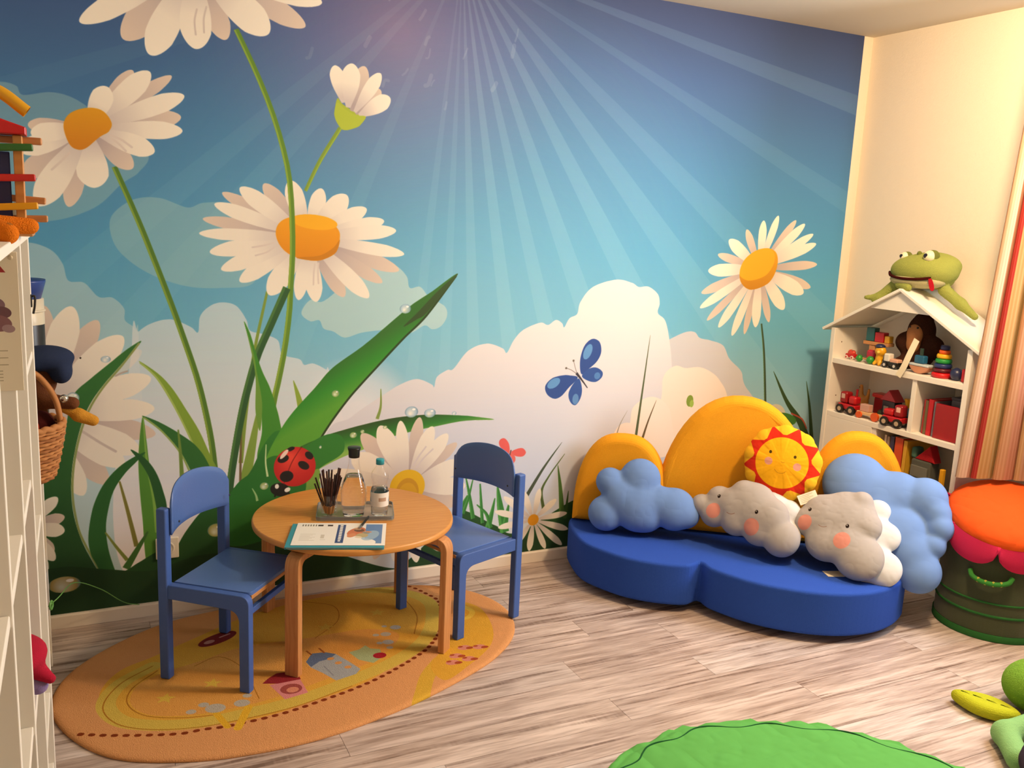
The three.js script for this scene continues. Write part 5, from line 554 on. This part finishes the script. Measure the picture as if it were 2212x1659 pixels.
// ---------------------------------------------------------------- curtain beside the window
{ const stripes = canvasTex(1024, 8, (c) => { const cols = [['#c7a184', 40], ['#d6b596', 40], ['#c59a78', 30], ['#dcc0a2', 56], ['#c08f70', 24], ['#d7ae90', 40], ['#ac4258', 28], ['#b03a34', 40], ['#c39a60', 40], ['#b99e68', 36], ['#92806c', 24], ['#bfa06a', 44], ['#cf9f78', 52], ['#cb9072', 66], ['#a83f48', 18], ['#d0ae82', 56], ['#c7a184', 60], ['#b98a55', 50], ['#dcc0a2', 90], ['#b03a34', 40], ['#c7a184', 150]]; let x = 0; for (const [k, w] of cols) { c.fillStyle = k; c.fillRect(x, 0, w + 1, 8); x += w; } c.globalAlpha = 0.18; for (let i = 0; i < 1024; i += 7) { c.fillStyle = i % 2 ? '#fff' : '#5a3020'; c.fillRect(i, 0, 2, 8); } }); stripes.wrapS = THREE.RepeatWrapping;
  const t = thing('striped_curtain', 'orange and red vertically striped curtain hanging at the right frame edge', 'curtain', [0, 0, 0]), NU = 150, NV = 30, pos = [], uv = [], idx = [];
  for (let j = 0; j <= NV; j++) for (let i = 0; i <= NU; i++) { const u = i / NU, v = j / NV, y = 0.575 + v * 1.78, ph = u * 2 * Math.PI * 7.5 + 0.4, amp = (0.016 + 0.008 * (1 - v)) * Math.min(1, u * 12 + 0.15), xe = 3.125 + 0.083 * (y - 0.51), k = Math.min(1, u / 0.75), xw = 3.425; pos.push(xe + (xw - xe) * k * k * (3 - 2 * k) + amp * (Math.sin(ph) + 0.3 * Math.sin(ph * 0.5 + 1)), y, 1.035 + 0.30 * Math.pow(u, 1.1) + 0.008 * Math.cos(ph)); uv.push(u * 1.25, v); }
  for (let j = 0; j < NV; j++) for (let i = 0; i < NU; i++) { const a = j * (NU + 1) + i, c = a + NU + 1; idx.push(a, c, a + 1, a + 1, c, c + 1); }
  const g = new THREE.BufferGeometry(); g.setAttribute('position', new THREE.Float32BufferAttribute(pos, 3)); g.setAttribute('uv', new THREE.Float32BufferAttribute(uv, 2)); g.setIndex(idx); g.computeVertexNormals();
  mesh('drape', g, phys('#dacec8', { map: stripes, roughness: 0.9, transmission: 0.15, thickness: 0, side: THREE.DoubleSide, specularIntensity: 0.2 }), t);
  mesh('curtain_rod', cyl(0.01, 0.01, 1.5, 0, 0, 0, 16).rotateX(Math.PI / 2).translate(3.33, 2.37, 1.74), beech, t); for (const z of [1.06, 2.44]) mesh('bracket', rb(0.184, 0.014, 0.014, 0.003, 3.4225, 2.37, z), white, t); mesh('finial', sph(0.018, 3.33, 2.37, 0.985), beech, t); }

// ---------------------------------------------------------------- flower pop-up bin
{ const t = thing('flower_bin', 'green mesh pop-up toy bin with orange and pink flower lid at the right', 'toy bin', [3.241, 0, 1.191]), hoopM = cloth('#2f6a34'), meshM = phys('#46522a', { transmission: 0.45, roughness: 0.9, thickness: 0, side: THREE.DoubleSide, bumpMap: rep(weaveB, 20), bumpScale: 0.001 });
  mesh('mesh_wall', new THREE.CylinderGeometry(0.2, 0.2, 0.38, 64, 8, true).translate(0, 0.2, 0), meshM, t); mesh('floor_disc', cyl(0.198, 0.198, 0.008, 0, 0.0048, 0, 48), cloth('#3f5a30'), t);
  for (const [y, r, h] of [[0.014, 0.2035, 0.028], [0.1, 0.2015, 0.012], [0.15, 0.2015, 0.01], [0.375, 0.2035, 0.028]]) mesh('hoop', lathe([[r - 0.004, y - h / 2 + 0.0005], [r + 0.0015, y - h / 2 + 0.002], [r + 0.0015, y + h / 2 - 0.002], [r - 0.004, y + h / 2], [r - 0.004, y - h / 2 + 0.0005]], 64), hoopM, t);
  const fill = [['#8a5a2c', 0.05, 0.0, 0.07], ['#b58a2c', -0.08, 0.05, 0.06], ['#6a3a20', 0.0, -0.08, 0.08], ['#a8742c', 0.07, 0.09, 0.055], ['#7a5c24', -0.05, -0.06, 0.06]]; for (const [c, x, z, r] of fill) mesh('soft_filling', sph(r, x, 0.01 + r * 1.2, z, 1.2, 1.15, 1.2), plush(c), t);
  const lid = new THREE.Group(); lid.name = 'flower_lid'; lid.position.set(-0.012, 0.452, 0.026); lid.quaternion.setFromAxisAngle(new THREE.Vector3(0.7071, 0, 0.7071), 0.34); t.add(lid);
  const top = []; for (let i = 0; i <= 16; i++) { const r = 0.216 * Math.sin(i / 16 * Math.PI / 2); top.push([r + 0.0001, 0.075 * Math.pow(Math.cos(i / 16 * Math.PI / 2), 0.8)]); } mesh('orange_centre', uvm(lathe(top.reverse(), 72)), cloth('#d9531c', { bumpMap: rep(crumpleB, 3), bumpScale: 0.003 }), lid);
  const pk = cloth('#c92a56', { side: THREE.DoubleSide }); for (let k = 0; k < 7; k++) { const a0 = k / 7 * 2 * Math.PI + 0.35, pp = [], ii = [], N = 14; for (let j = 0; j <= 6; j++) for (let i = 0; i <= N; i++) { const s = i / N * 2 - 1, a = a0 + s * Math.PI / 7 * 1.05, dd = 0.095 * Math.sqrt(Math.max(0, 1 - Math.pow(Math.abs(s), 2.4))) * (j / 6), r = 0.2135 + 0.022 * Math.sin(Math.min(1, (j / 6)) * 1.9) + 0.004 * (k % 2); pp.push(Math.cos(a) * r, 0.004 - dd, Math.sin(a) * r); } for (let j = 0; j < 6; j++) for (let i = 0; i < N; i++) { const a = j * (N + 1) + i, c = a + N + 1; ii.push(a, a + 1, c, a + 1, c + 1, c); } const g = new THREE.BufferGeometry(); g.setAttribute('position', new THREE.Float32BufferAttribute(pp, 3)); g.setIndex(ii); g.computeVertexNormals(); mesh('petal', uvm(g), pk, lid); }
  const ha = Math.PI * 0.83, hp = []; for (let i = 0; i <= 12; i++) { const s = i / 12 * 2 - 1, a = ha + s * 0.36, r = 0.2045 + 0.018 * Math.sqrt(Math.max(0, 1 - s * s)); hp.push([Math.cos(a) * r, 0.265 - 0.03 * Math.sqrt(Math.max(0, 1 - s * s)), Math.sin(a) * r]); } mesh('carry_handle', tube(hp, 0.009, 40, 10), cloth('#3f8a3c'), t); for (let i = 3; i < 10; i += 2) mesh('handle_band', sph(0.0105, hp[i][0], hp[i][1], hp[i][2], 0.8, 1, 0.8, 12), cloth('#b5ac4a'), t); }

// ---------------------------------------------------------------- green floor cushion, plush and dark cushion in the foreground
{ const t = thing('green_floor_mat', 'round bright green fabric play mat lying on the floor in front', 'mat', [1.602, 0, 2.039]), N = 160, M = 40, pos = [], idx = [], H = (x, z, r) => 0.014 + 0.01 * (vn(x * 5 + 3, z * 5 + 8) - 0.3) + 0.010 * Math.max(0, Math.sin(x * 7 + 4 * vn(x * 2, z * 2 + 5)) * vn(x * 3 + 20, z * 3));
  for (let j = 0; j <= M; j++) for (let i = 0; i < N; i++) { const rho = Math.sin(j / M * Math.PI / 2), a = i / N * 2 * Math.PI, R = 0.663 + 0.006 * Math.sin(a * 19 + 3 * vn(a * 3 + 9, 1)), x = Math.cos(a) * R * rho, z = Math.sin(a) * R * rho, e = Math.pow(Math.max(0, 1 - Math.pow(rho, 26)), 0.5), puck = 0.006 * Math.sin(a * 46 + 5 * vn(a * 8, 4)) * Math.exp(-Math.pow((rho - 0.985) / 0.02, 2)) + (rho > 0.9 ? -0.006 * Math.exp(-Math.pow((rho - 0.968) / 0.008, 2)) : 0); pos.push(x, Math.max(0.0015, 0.0015 + H(x, z, rho) * e + puck), z); }
  for (let j = 0; j < M; j++) for (let i = 0; i < N; i++) { const a = j * N + i, b = j * N + (i + 1) % N; idx.push(a, b, a + N, b, b + N, a + N); } const g = new THREE.BufferGeometry(); g.setAttribute('position', new THREE.Float32BufferAttribute(pos, 3)); g.setIndex(idx); g.computeVertexNormals();
  mesh('cover', uvm(g), cloth('#5ca552', { bumpMap: rep(crumpleB, 2.2), bumpScale: 0.006 }), t);
  const sp = []; for (let i = 0; i < 120; i++) { const a = i / 120 * 2 * Math.PI, r = 0.618 + 0.012 * Math.sin(a * 17 + 4 * vn(a * 4, 7)); sp.push([Math.cos(a) * r, 0.003 + H(Math.cos(a) * r, Math.sin(a) * r) * 0.9 - 0.002, Math.sin(a) * r]); } mesh('drawstring_seam', tube(sp, 0.0028, 480, 6, true), cloth('#1e5a30'), t); }
{ const AX = [2.482,1.809, 2.393,1.914], t = thing('green_dragon_plush', 'green plush creature with yellow leaf-shaped paw at the right edge of the floor', 'plush toy', [2.72, 0, 1.78], 0), G = plush('#7aa83a', { bumpScale: 0.006 });
  mesh('body', blob([{ c: [0.05, 0.085, -0.06], r: [0.12, 0.085, 0.11] }, { c: [0.12, 0.12, 0.02], r: [0.09, 0.08, 0.09] }], 0.03, 44), G, t); mesh('leg', blob([{ a: [0.0, 0.035, 0.02], b: [AX[0] - 2.72, 0.036, AX[1] - 1.78], r0: 0.035, r1: 0.034 }, { a: [AX[0] - 2.72, 0.036, AX[1] - 1.78], b: [AX[2] - 2.72, 0.036, AX[3] - 1.78], r0: 0.034, r1: 0.035 }], 0.02, 48), plush('#86b574'), t);
  const leafS = shapeOf([0, 0, 0.06, 0.05, 0.13, 0.054, 0.21, 0.0, 0.13, -0.05, 0.06, -0.045], true), lg = extr(leafS, 0.044, 0.02, 5, 0.022).rotateX(-Math.PI / 2); const lf = mesh('paw', uvm(lg), plush('#b4b82a'), t); lf.position.set(-0.09, 0.004, -0.02); lf.rotation.y = 1.95; mesh('collar', new THREE.TorusGeometry(0.06, 0.012, 10, 30).rotateX(1.2).translate(0.0, 0.075, 0.06), plush('#2f7f96'), t); }
{ const t = thing('dark_floor_cushion', 'dark plum round cushion corner at the bottom right of the frame', 'cushion', [2.5, 0.06, 2.14], 0); const c = cushion([0, 0, 0.25], 0.075, 0.0595); for (const [n, g] of [['top_cover', c.front], ['bottom_cover', c.back]]) mesh(n, uvm(g.rotateX(-Math.PI / 2)), cloth('#2e2430'), t); }

// ---------------------------------------------------------------- left shelving
{ const FX = -0.1, DX = -0.46, dp = FX - DX, xm = (FX + DX) / 2, pt = 0.018, TOP = 1.43, t = thing('tall_shelf_unit', 'tall white shelf unit with upright dividers along the left frame edge', 'shelf unit', [0, 0, 0]), M = white;
  const zs = [0.95, 1.3, 1.65, 2.0, 2.35]; zs.forEach((z) => mesh('divider', uvm(rb(dp, TOP - pt, pt, 0.002, xm, (TOP - pt) / 2 + 0.0005, z - pt / 2)), M, t)); mesh('top_board', uvm(rb(dp + 0.01, pt, zs[4] - zs[0] + pt, 0.002, xm, TOP - pt / 2, (zs[0] + zs[4]) / 2 - pt / 2)), M, t); mesh('back_panel', uvm(bx(0.006, TOP - pt - 0.02, zs[4] - zs[0], DX - 0.0035, TOP / 2 - 0.005, (zs[0] + zs[4]) / 2 - pt / 2)), M, t);
  const rows = [[1.14, 0.73, 0.25, 0.05], [0.92, 0.52, 0.05], [0.92, 0.55, 0.05], [0.92, 0.55, 0.05]]; rows.forEach((r, k) => r.forEach((y) => mesh('shelf_board', uvm(rb(dp - 0.004, pt, 0.35 - pt - 0.0004, 0.002, xm - 0.002, y - pt / 2, (zs[k] + zs[k + 1] - pt) / 2)), M, t)));
  const L = thing('low_shelf_unit', 'low white shelf unit in the left corner carrying the wicker basket', 'shelf unit', [0, 0, 0]), lx = -0.12, lt = 0.735, lz = [0.3, 0.928], ld = lx - DX, lm = (lx + DX) / 2;
  for (const z of [lz[0], (lz[0] + lz[1]) / 2, lz[1]]) mesh('divider', uvm(rb(ld, lt - pt, pt, 0.002, lm, (lt - pt) / 2 + 0.0005, z - pt / 2)), M, L); mesh('top_board', uvm(rb(ld, pt, lz[1] - lz[0] + pt, 0.002, lm, lt - pt / 2, (lz[0] + lz[1]) / 2 - pt / 2)), M, L); mesh('back_panel', uvm(bx(0.006, lt - pt - 0.01, lz[1] - lz[0], DX - 0.0035, lt / 2, (lz[0] + lz[1]) / 2 - pt / 2)), M, L);
  for (const y of [0.05, 0.32]) for (const k of [0, 1]) mesh('shelf_board', uvm(rb(ld - 0.004, pt, (lz[1] - lz[0]) / 2 - pt - 0.0004, 0.002, lm - 0.002, y, lz[0] + (lz[1] - lz[0]) * (k + 0.5) / 2 - pt / 2)), M, L);
  // printed notice on the side of the tall unit
  const post = canvasTex(512, 1024, (c) => { c.fillStyle = '#efe4cc'; c.fillRect(0, 0, 512, 1024); c.fillStyle = '#a8282c'; c.beginPath(); c.moveTo(330, 150); c.lineTo(400, 60); c.lineTo(450, 150); c.fill(); for (const [x, y, r, k] of [[380, 380, 60, '#8a6a78'], [420, 440, 50, '#6f4a54'], [340, 470, 60, '#77606c'], [400, 520, 70, '#8a5f66'], [330, 350, 34, '#4f5a7c'], [450, 560, 34, '#a88a90'], [360, 590, 40, '#b59a98']]) { c.beginPath(); c.ellipse(x, y, r, r * 0.85, 0.4, 0, 7); c.fillStyle = k; c.fill(); } c.fillStyle = '#b7a88c'; for (let i = 0; i < 5; i++) c.fillRect(60, 720 + i * 26, 380 - (i % 2) * 60, 7); for (let i = 0; i < 4; i++) c.fillRect(60, 870 + i * 24, 350, 7); });
  const n = thing('printed_notice', 'cream printed notice sheet with small picture pinned to the shelf side', 'notice', [-0.1635, 1.295, 1.6515]); const ng = rb(0.15, 0.235, 0.0016, 0.0006), nu = ng.attributes.uv, np = ng.attributes.position; for (let i = 0; i < nu.count; i++) nu.setXY(i, np.getX(i) / 0.15 + 0.5, np.getY(i) / 0.235 + 0.5); mesh('sheet', ng, std('#ffffff', { map: post, roughness: 0.6 }), n); for (const x of [-0.065, 0.065]) mesh('pin', sph(0.004, x, 0.108, 0.002, 1, 1, 0.6, 10), P_('#c9b89a'), n);
  const h = thing('cabinet_key_hook', 'small black metal hook on the white upright beside the notice', 'hook', [-0.0995, 1.255, 0.985]); mesh('hook_wire', tube([[0.002, 0.02, 0], [0.008, 0.022, 0.002], [0.008, 0, 0.003], [0.004, -0.02, 0.004]], 0.0025, 20, 6), P_('#1a1614'), h); mesh('hook_plate', rb(0.003, 0.03, 0.012, 0.001, 0.0011, 0.01, -0.002), P_('#1a1614'), h); }
// marble run tower on the tall unit
{ const t = thing('marble_run', 'wooden marble run tower with coloured rails on top of the tall shelf', 'marble run', [-0.155, 1.4306, 1.4], 0);
  for (const [x, z] of [[0.065, 0.0], [-0.1, 0.0]]) mesh('post', uvm(rb(0.016, 0.185, 0.03, 0.002, x, 0.0925, z)), birch, t); mesh('base', uvm(rb(0.2, 0.012, 0.09, 0.003, -0.015, 0.006, 0)), beech, t);
  const rail = (y, col, tilt, x, z) => mesh('rail', uvm(rb(0.19, 0.013, 0.024, 0.003).rotateZ(tilt).translate(x, y, z)), col, t);
  rail(0.178, beech, 0.0, 0.01, -0.022); rail(0.158, P_('#2c6a2a'), 0.06, -0.004, 0.028); rail(0.104, P_('#c4241c'), 0.05, -0.002, 0.028); rail(0.072, beech, -0.06, 0.012, -0.022); rail(0.05, P_('#e6a410'), 0.08, 0.0, 0.028); rail(0.03, beech, 0.03, 0.014, -0.022);
  mesh('roof', extr(shapeOf([-0.13, 0, 0.08, 0, 0.08, 0.014, 0.03, 0.03, -0.04, 0.055, -0.11, 0.03], false), 0.06, 0.003).translate(0, 0.1856, -0.03), P_('#c4161c'), t); mesh('back_board', rb(0.14, 0.13, 0.006, 0.002, -0.02, 0.09, -0.012), P_('#27357c'), t); mesh('marble', sph(0.012, -0.06, 0.122, 0.03), P_('#d9705a'), t);
  const b = thing('yellow_crescent_toy', 'yellow curved banana-like toy lying on the marble run roof', 'toy', [-0.14, 1.648, 1.4]); mesh('fruit', tube([[-0.07, 0.032, 0], [-0.03, 0.05, 0], [0.02, 0.046, 0], [0.068, 0.012, 0]], 0.012, 24, 10), P_('#dba21c'), b); mesh('stem', cyl(0.003, 0.004, 0.014, -0.072, 0.036, 0, 8), P_('#6a5a1c'), b);
  const o = thing('orange_plush', 'orange plush with two stubby feet hanging over the tall shelf front', 'plush toy', [-0.16, 1.431, 1.62]); mesh('body', blob([{ c: [-0.06, 0.05, 0], r: [0.06, 0.05, 0.05] }, { a: [-0.01, 0.03, 0.02], b: [0.06, 0.012, 0.05], r0: 0.024, r1: 0.018 }, { a: [-0.01, 0.025, -0.03], b: [0.09, 0.022, -0.06], r0: 0.02, r1: 0.014 }], 0.012, 40), plush('#d9751c'), o); for (const [x, z] of [[0.062, 0.052], [0.093, -0.062]]) mesh('toe_pad', sph(0.011, x, 0.02, z, 0.9, 0.9, 0.9), plush('#e59440'), o);
  const s = thing('toy_figurine', 'small grey and blue toy figure behind the marble run', 'toy figure', [-0.118, 1.4306, 1.05]); mesh('body', lathe([[0.0001, 0.001], [0.022, 0.001], [0.024, 0.02], [0.014, 0.03], [0.016, 0.05], [0.0001, 0.062]], 24), P_('#8a8478'), s); mesh('base', cyl(0.03, 0.03, 0.012, 0, 0.0062, 0), P_('#2c3f56'), s); }
// bottle, basket, capped doll, pink bag
{ const b = thing('paint_bottle', 'black and white bottle with blue cap standing behind the tall shelf', 'bottle', [-0.152, 0.7356, 0.36]); const R = 0.06; mesh('black_body', lathe([[0.0001, 0.001], [R, 0.001], [R, 0.40], [0.0001, 0.40]], 40), P_('#1c1512'), b); mesh('white_band', lathe([[R + 0.001, 0.4], [R + 0.001, 0.475], [0.0001, 0.475]], 40), P_('#d9cfb8'), b); mesh('band_ridge', new THREE.TorusGeometry(R + 0.001, 0.004, 8, 40).rotateX(Math.PI / 2).translate(0, 0.44, 0), P_('#d9cfb8'), b); mesh('cap', lathe([[0.0001, 0.4755], [R - 0.006, 0.4755], [R + 0.008, 0.525], [R + 0.008, 0.532], [R - 0.002, 0.528], [0.0001, 0.505]], 40), P_('#2a4590'), b);
  const k = thing('wicker_basket', 'round brown wicker basket with arched handle full of toys at the left', 'basket', [-0.172, 0.7356, 0.64]), wm = std('#b57a44', { roughness: 0.75 }), wd = std('#9a6234', { roughness: 0.8 }), rad = (y) => 0.088 + 0.034 * Math.pow(Math.min(1, y / 0.14), 0.7);
  for (let r = 0; r < 15; r++) { const y = 0.008 + r * 0.0098, pts = []; for (let i = 0; i < 72; i++) { const a = i / 72 * 2 * Math.PI, q = rad(y) + 0.0035 * Math.cos(a * 18 + (r % 2) * Math.PI); pts.push([Math.cos(a) * q, y, Math.sin(a) * q]); } mesh('woven_strand', tube(pts, 0.0052, 144, 6, true), r % 3 ? wm : wd, k); }
  for (let i = 0; i < 18; i++) { const a = (i + 0.25) / 18 * 2 * Math.PI; mesh('stake', tube([0, 0.07, 0.15].map((y) => [Math.cos(a) * rad(y), y + 0.003, Math.sin(a) * rad(y)]), 0.0032, 8, 6), wd, k); } mesh('rim', tube(Array.from({ length: 72 }, (_, i) => { const a = i / 72 * 2 * Math.PI; return [Math.cos(a) * 0.123, 0.157 + 0.003 * Math.sin(a * 24), Math.sin(a) * 0.123]; }), 0.009, 160, 8, true), wm, k); mesh('base', cyl(0.09, 0.09, 0.008, 0, 0.0046, 0, 40), wd, k);
  for (const o of [-0.007, 0.007]) mesh('handle', tube(Array.from({ length: 17 }, (_, i) => { const a = i / 16 * Math.PI; return [Math.cos(a) * 0.115, 0.157 + Math.sin(a) * 0.16, o + 0.004 * Math.sin(i * 2.2)]; }), 0.0075, 48, 8), o < 0 ? wd : wm, k);
  for (const [c, x, y, z, r, nm, lb] of [['#c23a14', 0.02, 0.152, 0.045, 0.045, 'orange_ball', 'orange soft ball at the front of the wicker basket'], ['#b02c18', -0.058, 0.15, 0.01, 0.045, 'red_ball', 'red soft ball in the wicker basket'], ['#5a2420', 0.06, 0.145, -0.03, 0.042, 'maroon_ball', 'dark maroon soft ball in the wicker basket']]) tag(mesh(nm, sph(r, -0.172 + x, 0.7356 + y, 0.64 + z), plush(c)), lb, 'ball');
  const d = thing('capped_doll', 'soft doll with navy cap and yellow booted foot behind the basket', 'doll', [-0.13, 0.7376, 0.478], 0.1);
  mesh('body', blob([{ c: [0, 0.1, 0], r: [0.045, 0.1, 0.034] }, { c: [0.01, 0.25, 0.0], r: [0.058, 0.06, 0.045] }, { a: [0.03, 0.19, 0.03], b: [0.1, 0.185, 0.06], r0: 0.022, r1: 0.018 }], 0.02, 44), plush('#6a4028'), d); mesh('cap', blob([{ c: [0.035, 0.315, 0.02], r: [0.078, 0.036, 0.06] }, { c: [0.075, 0.275, 0.03], r: [0.03, 0.035, 0.045] }, { c: [-0.015, 0.305, 0.02], r: [0.05, 0.022, 0.06] }], 0.015, 44), cloth('#27324e'), d); mesh('leg', blob([{ a: [0.06, 0.18, 0.04], b: [0.115, 0.148, 0.05], r0: 0.015, r1: 0.014 }, { a: [0.115, 0.146, 0.05], b: [0.152, 0.128, 0.055], r0: 0.02, r1: 0.016 }], 0.008, 40), plush('#c98f34'), d); mesh('bell', sph(0.012, 0.075, 0.205, 0.085), std('#d8d4cc', { metalness: 0.9, roughness: 0.15 }), d); mesh('cap_button', sph(0.003, 0.128, 0.312, 0.03, 1, 1, 1, 8), P_('#3a2a20'), d);
  const f = thing('pink_cloth_bag', 'crimson and lilac cloth toy bag sticking out of the tall shelf', 'bag', [-0.19, 0.5206, 1.475]); mesh('bag_body', blob([{ c: [0, 0.056, 0], r: [0.085, 0.052, 0.085] }, { a: [0.05, 0.045, 0], b: [0.09, 0.03, 0.02], r0: 0.03, r1: 0.018 }], 0.016, 40), cloth('#8f7aa8'), f); mesh('flap', blob([{ c: [0.02, 0.095, 0.005], r: [0.088, 0.034, 0.088] }, { a: [0.06, 0.088, 0.02], b: [0.112, 0.045, 0.03], r0: 0.026, r1: 0.01 }], 0.014, 40), cloth('#a81c36'), f);
  const w = thing('wooden_toy_box', 'small brown wooden toy box on the low shelf at the left', 'box', [-0.2, 0.3296, 0.78]); mesh('box_body', uvm(rb(0.15, 0.1, 0.2, 0.004, 0.0, 0.0502, 0)), std('#5a3822', { roughness: 0.7 }), w); mesh('slider', rb(0.02, 0.012, 0.06, 0.003, 0.077, 0.06, 0.02), P_('#7fb86c'), w);
  const g = thing('skipping_rope', 'thin green rope with a small loop hanging from the low shelf to the mural', 'rope', [0, 0, 0]); mesh('strand', tube([[-0.116, 0.295, 0.5], [-0.09, 0.31, 0.48], [-0.05, 0.304, 0.36], [0.03, 0.2, 0.18], [0.12, 0.07, 0.03], [0.16, 0.054, 0.018]], 0.0017, 40, 6), P_('#5f9a4a'), g); mesh('loop', new THREE.TorusGeometry(0.012, 0.0035, 8, 24).rotateY(1.3).translate(-0.108, 0.298, 0.5), P_('#5f9a4a'), g); }

renderer.render(scene, camera);
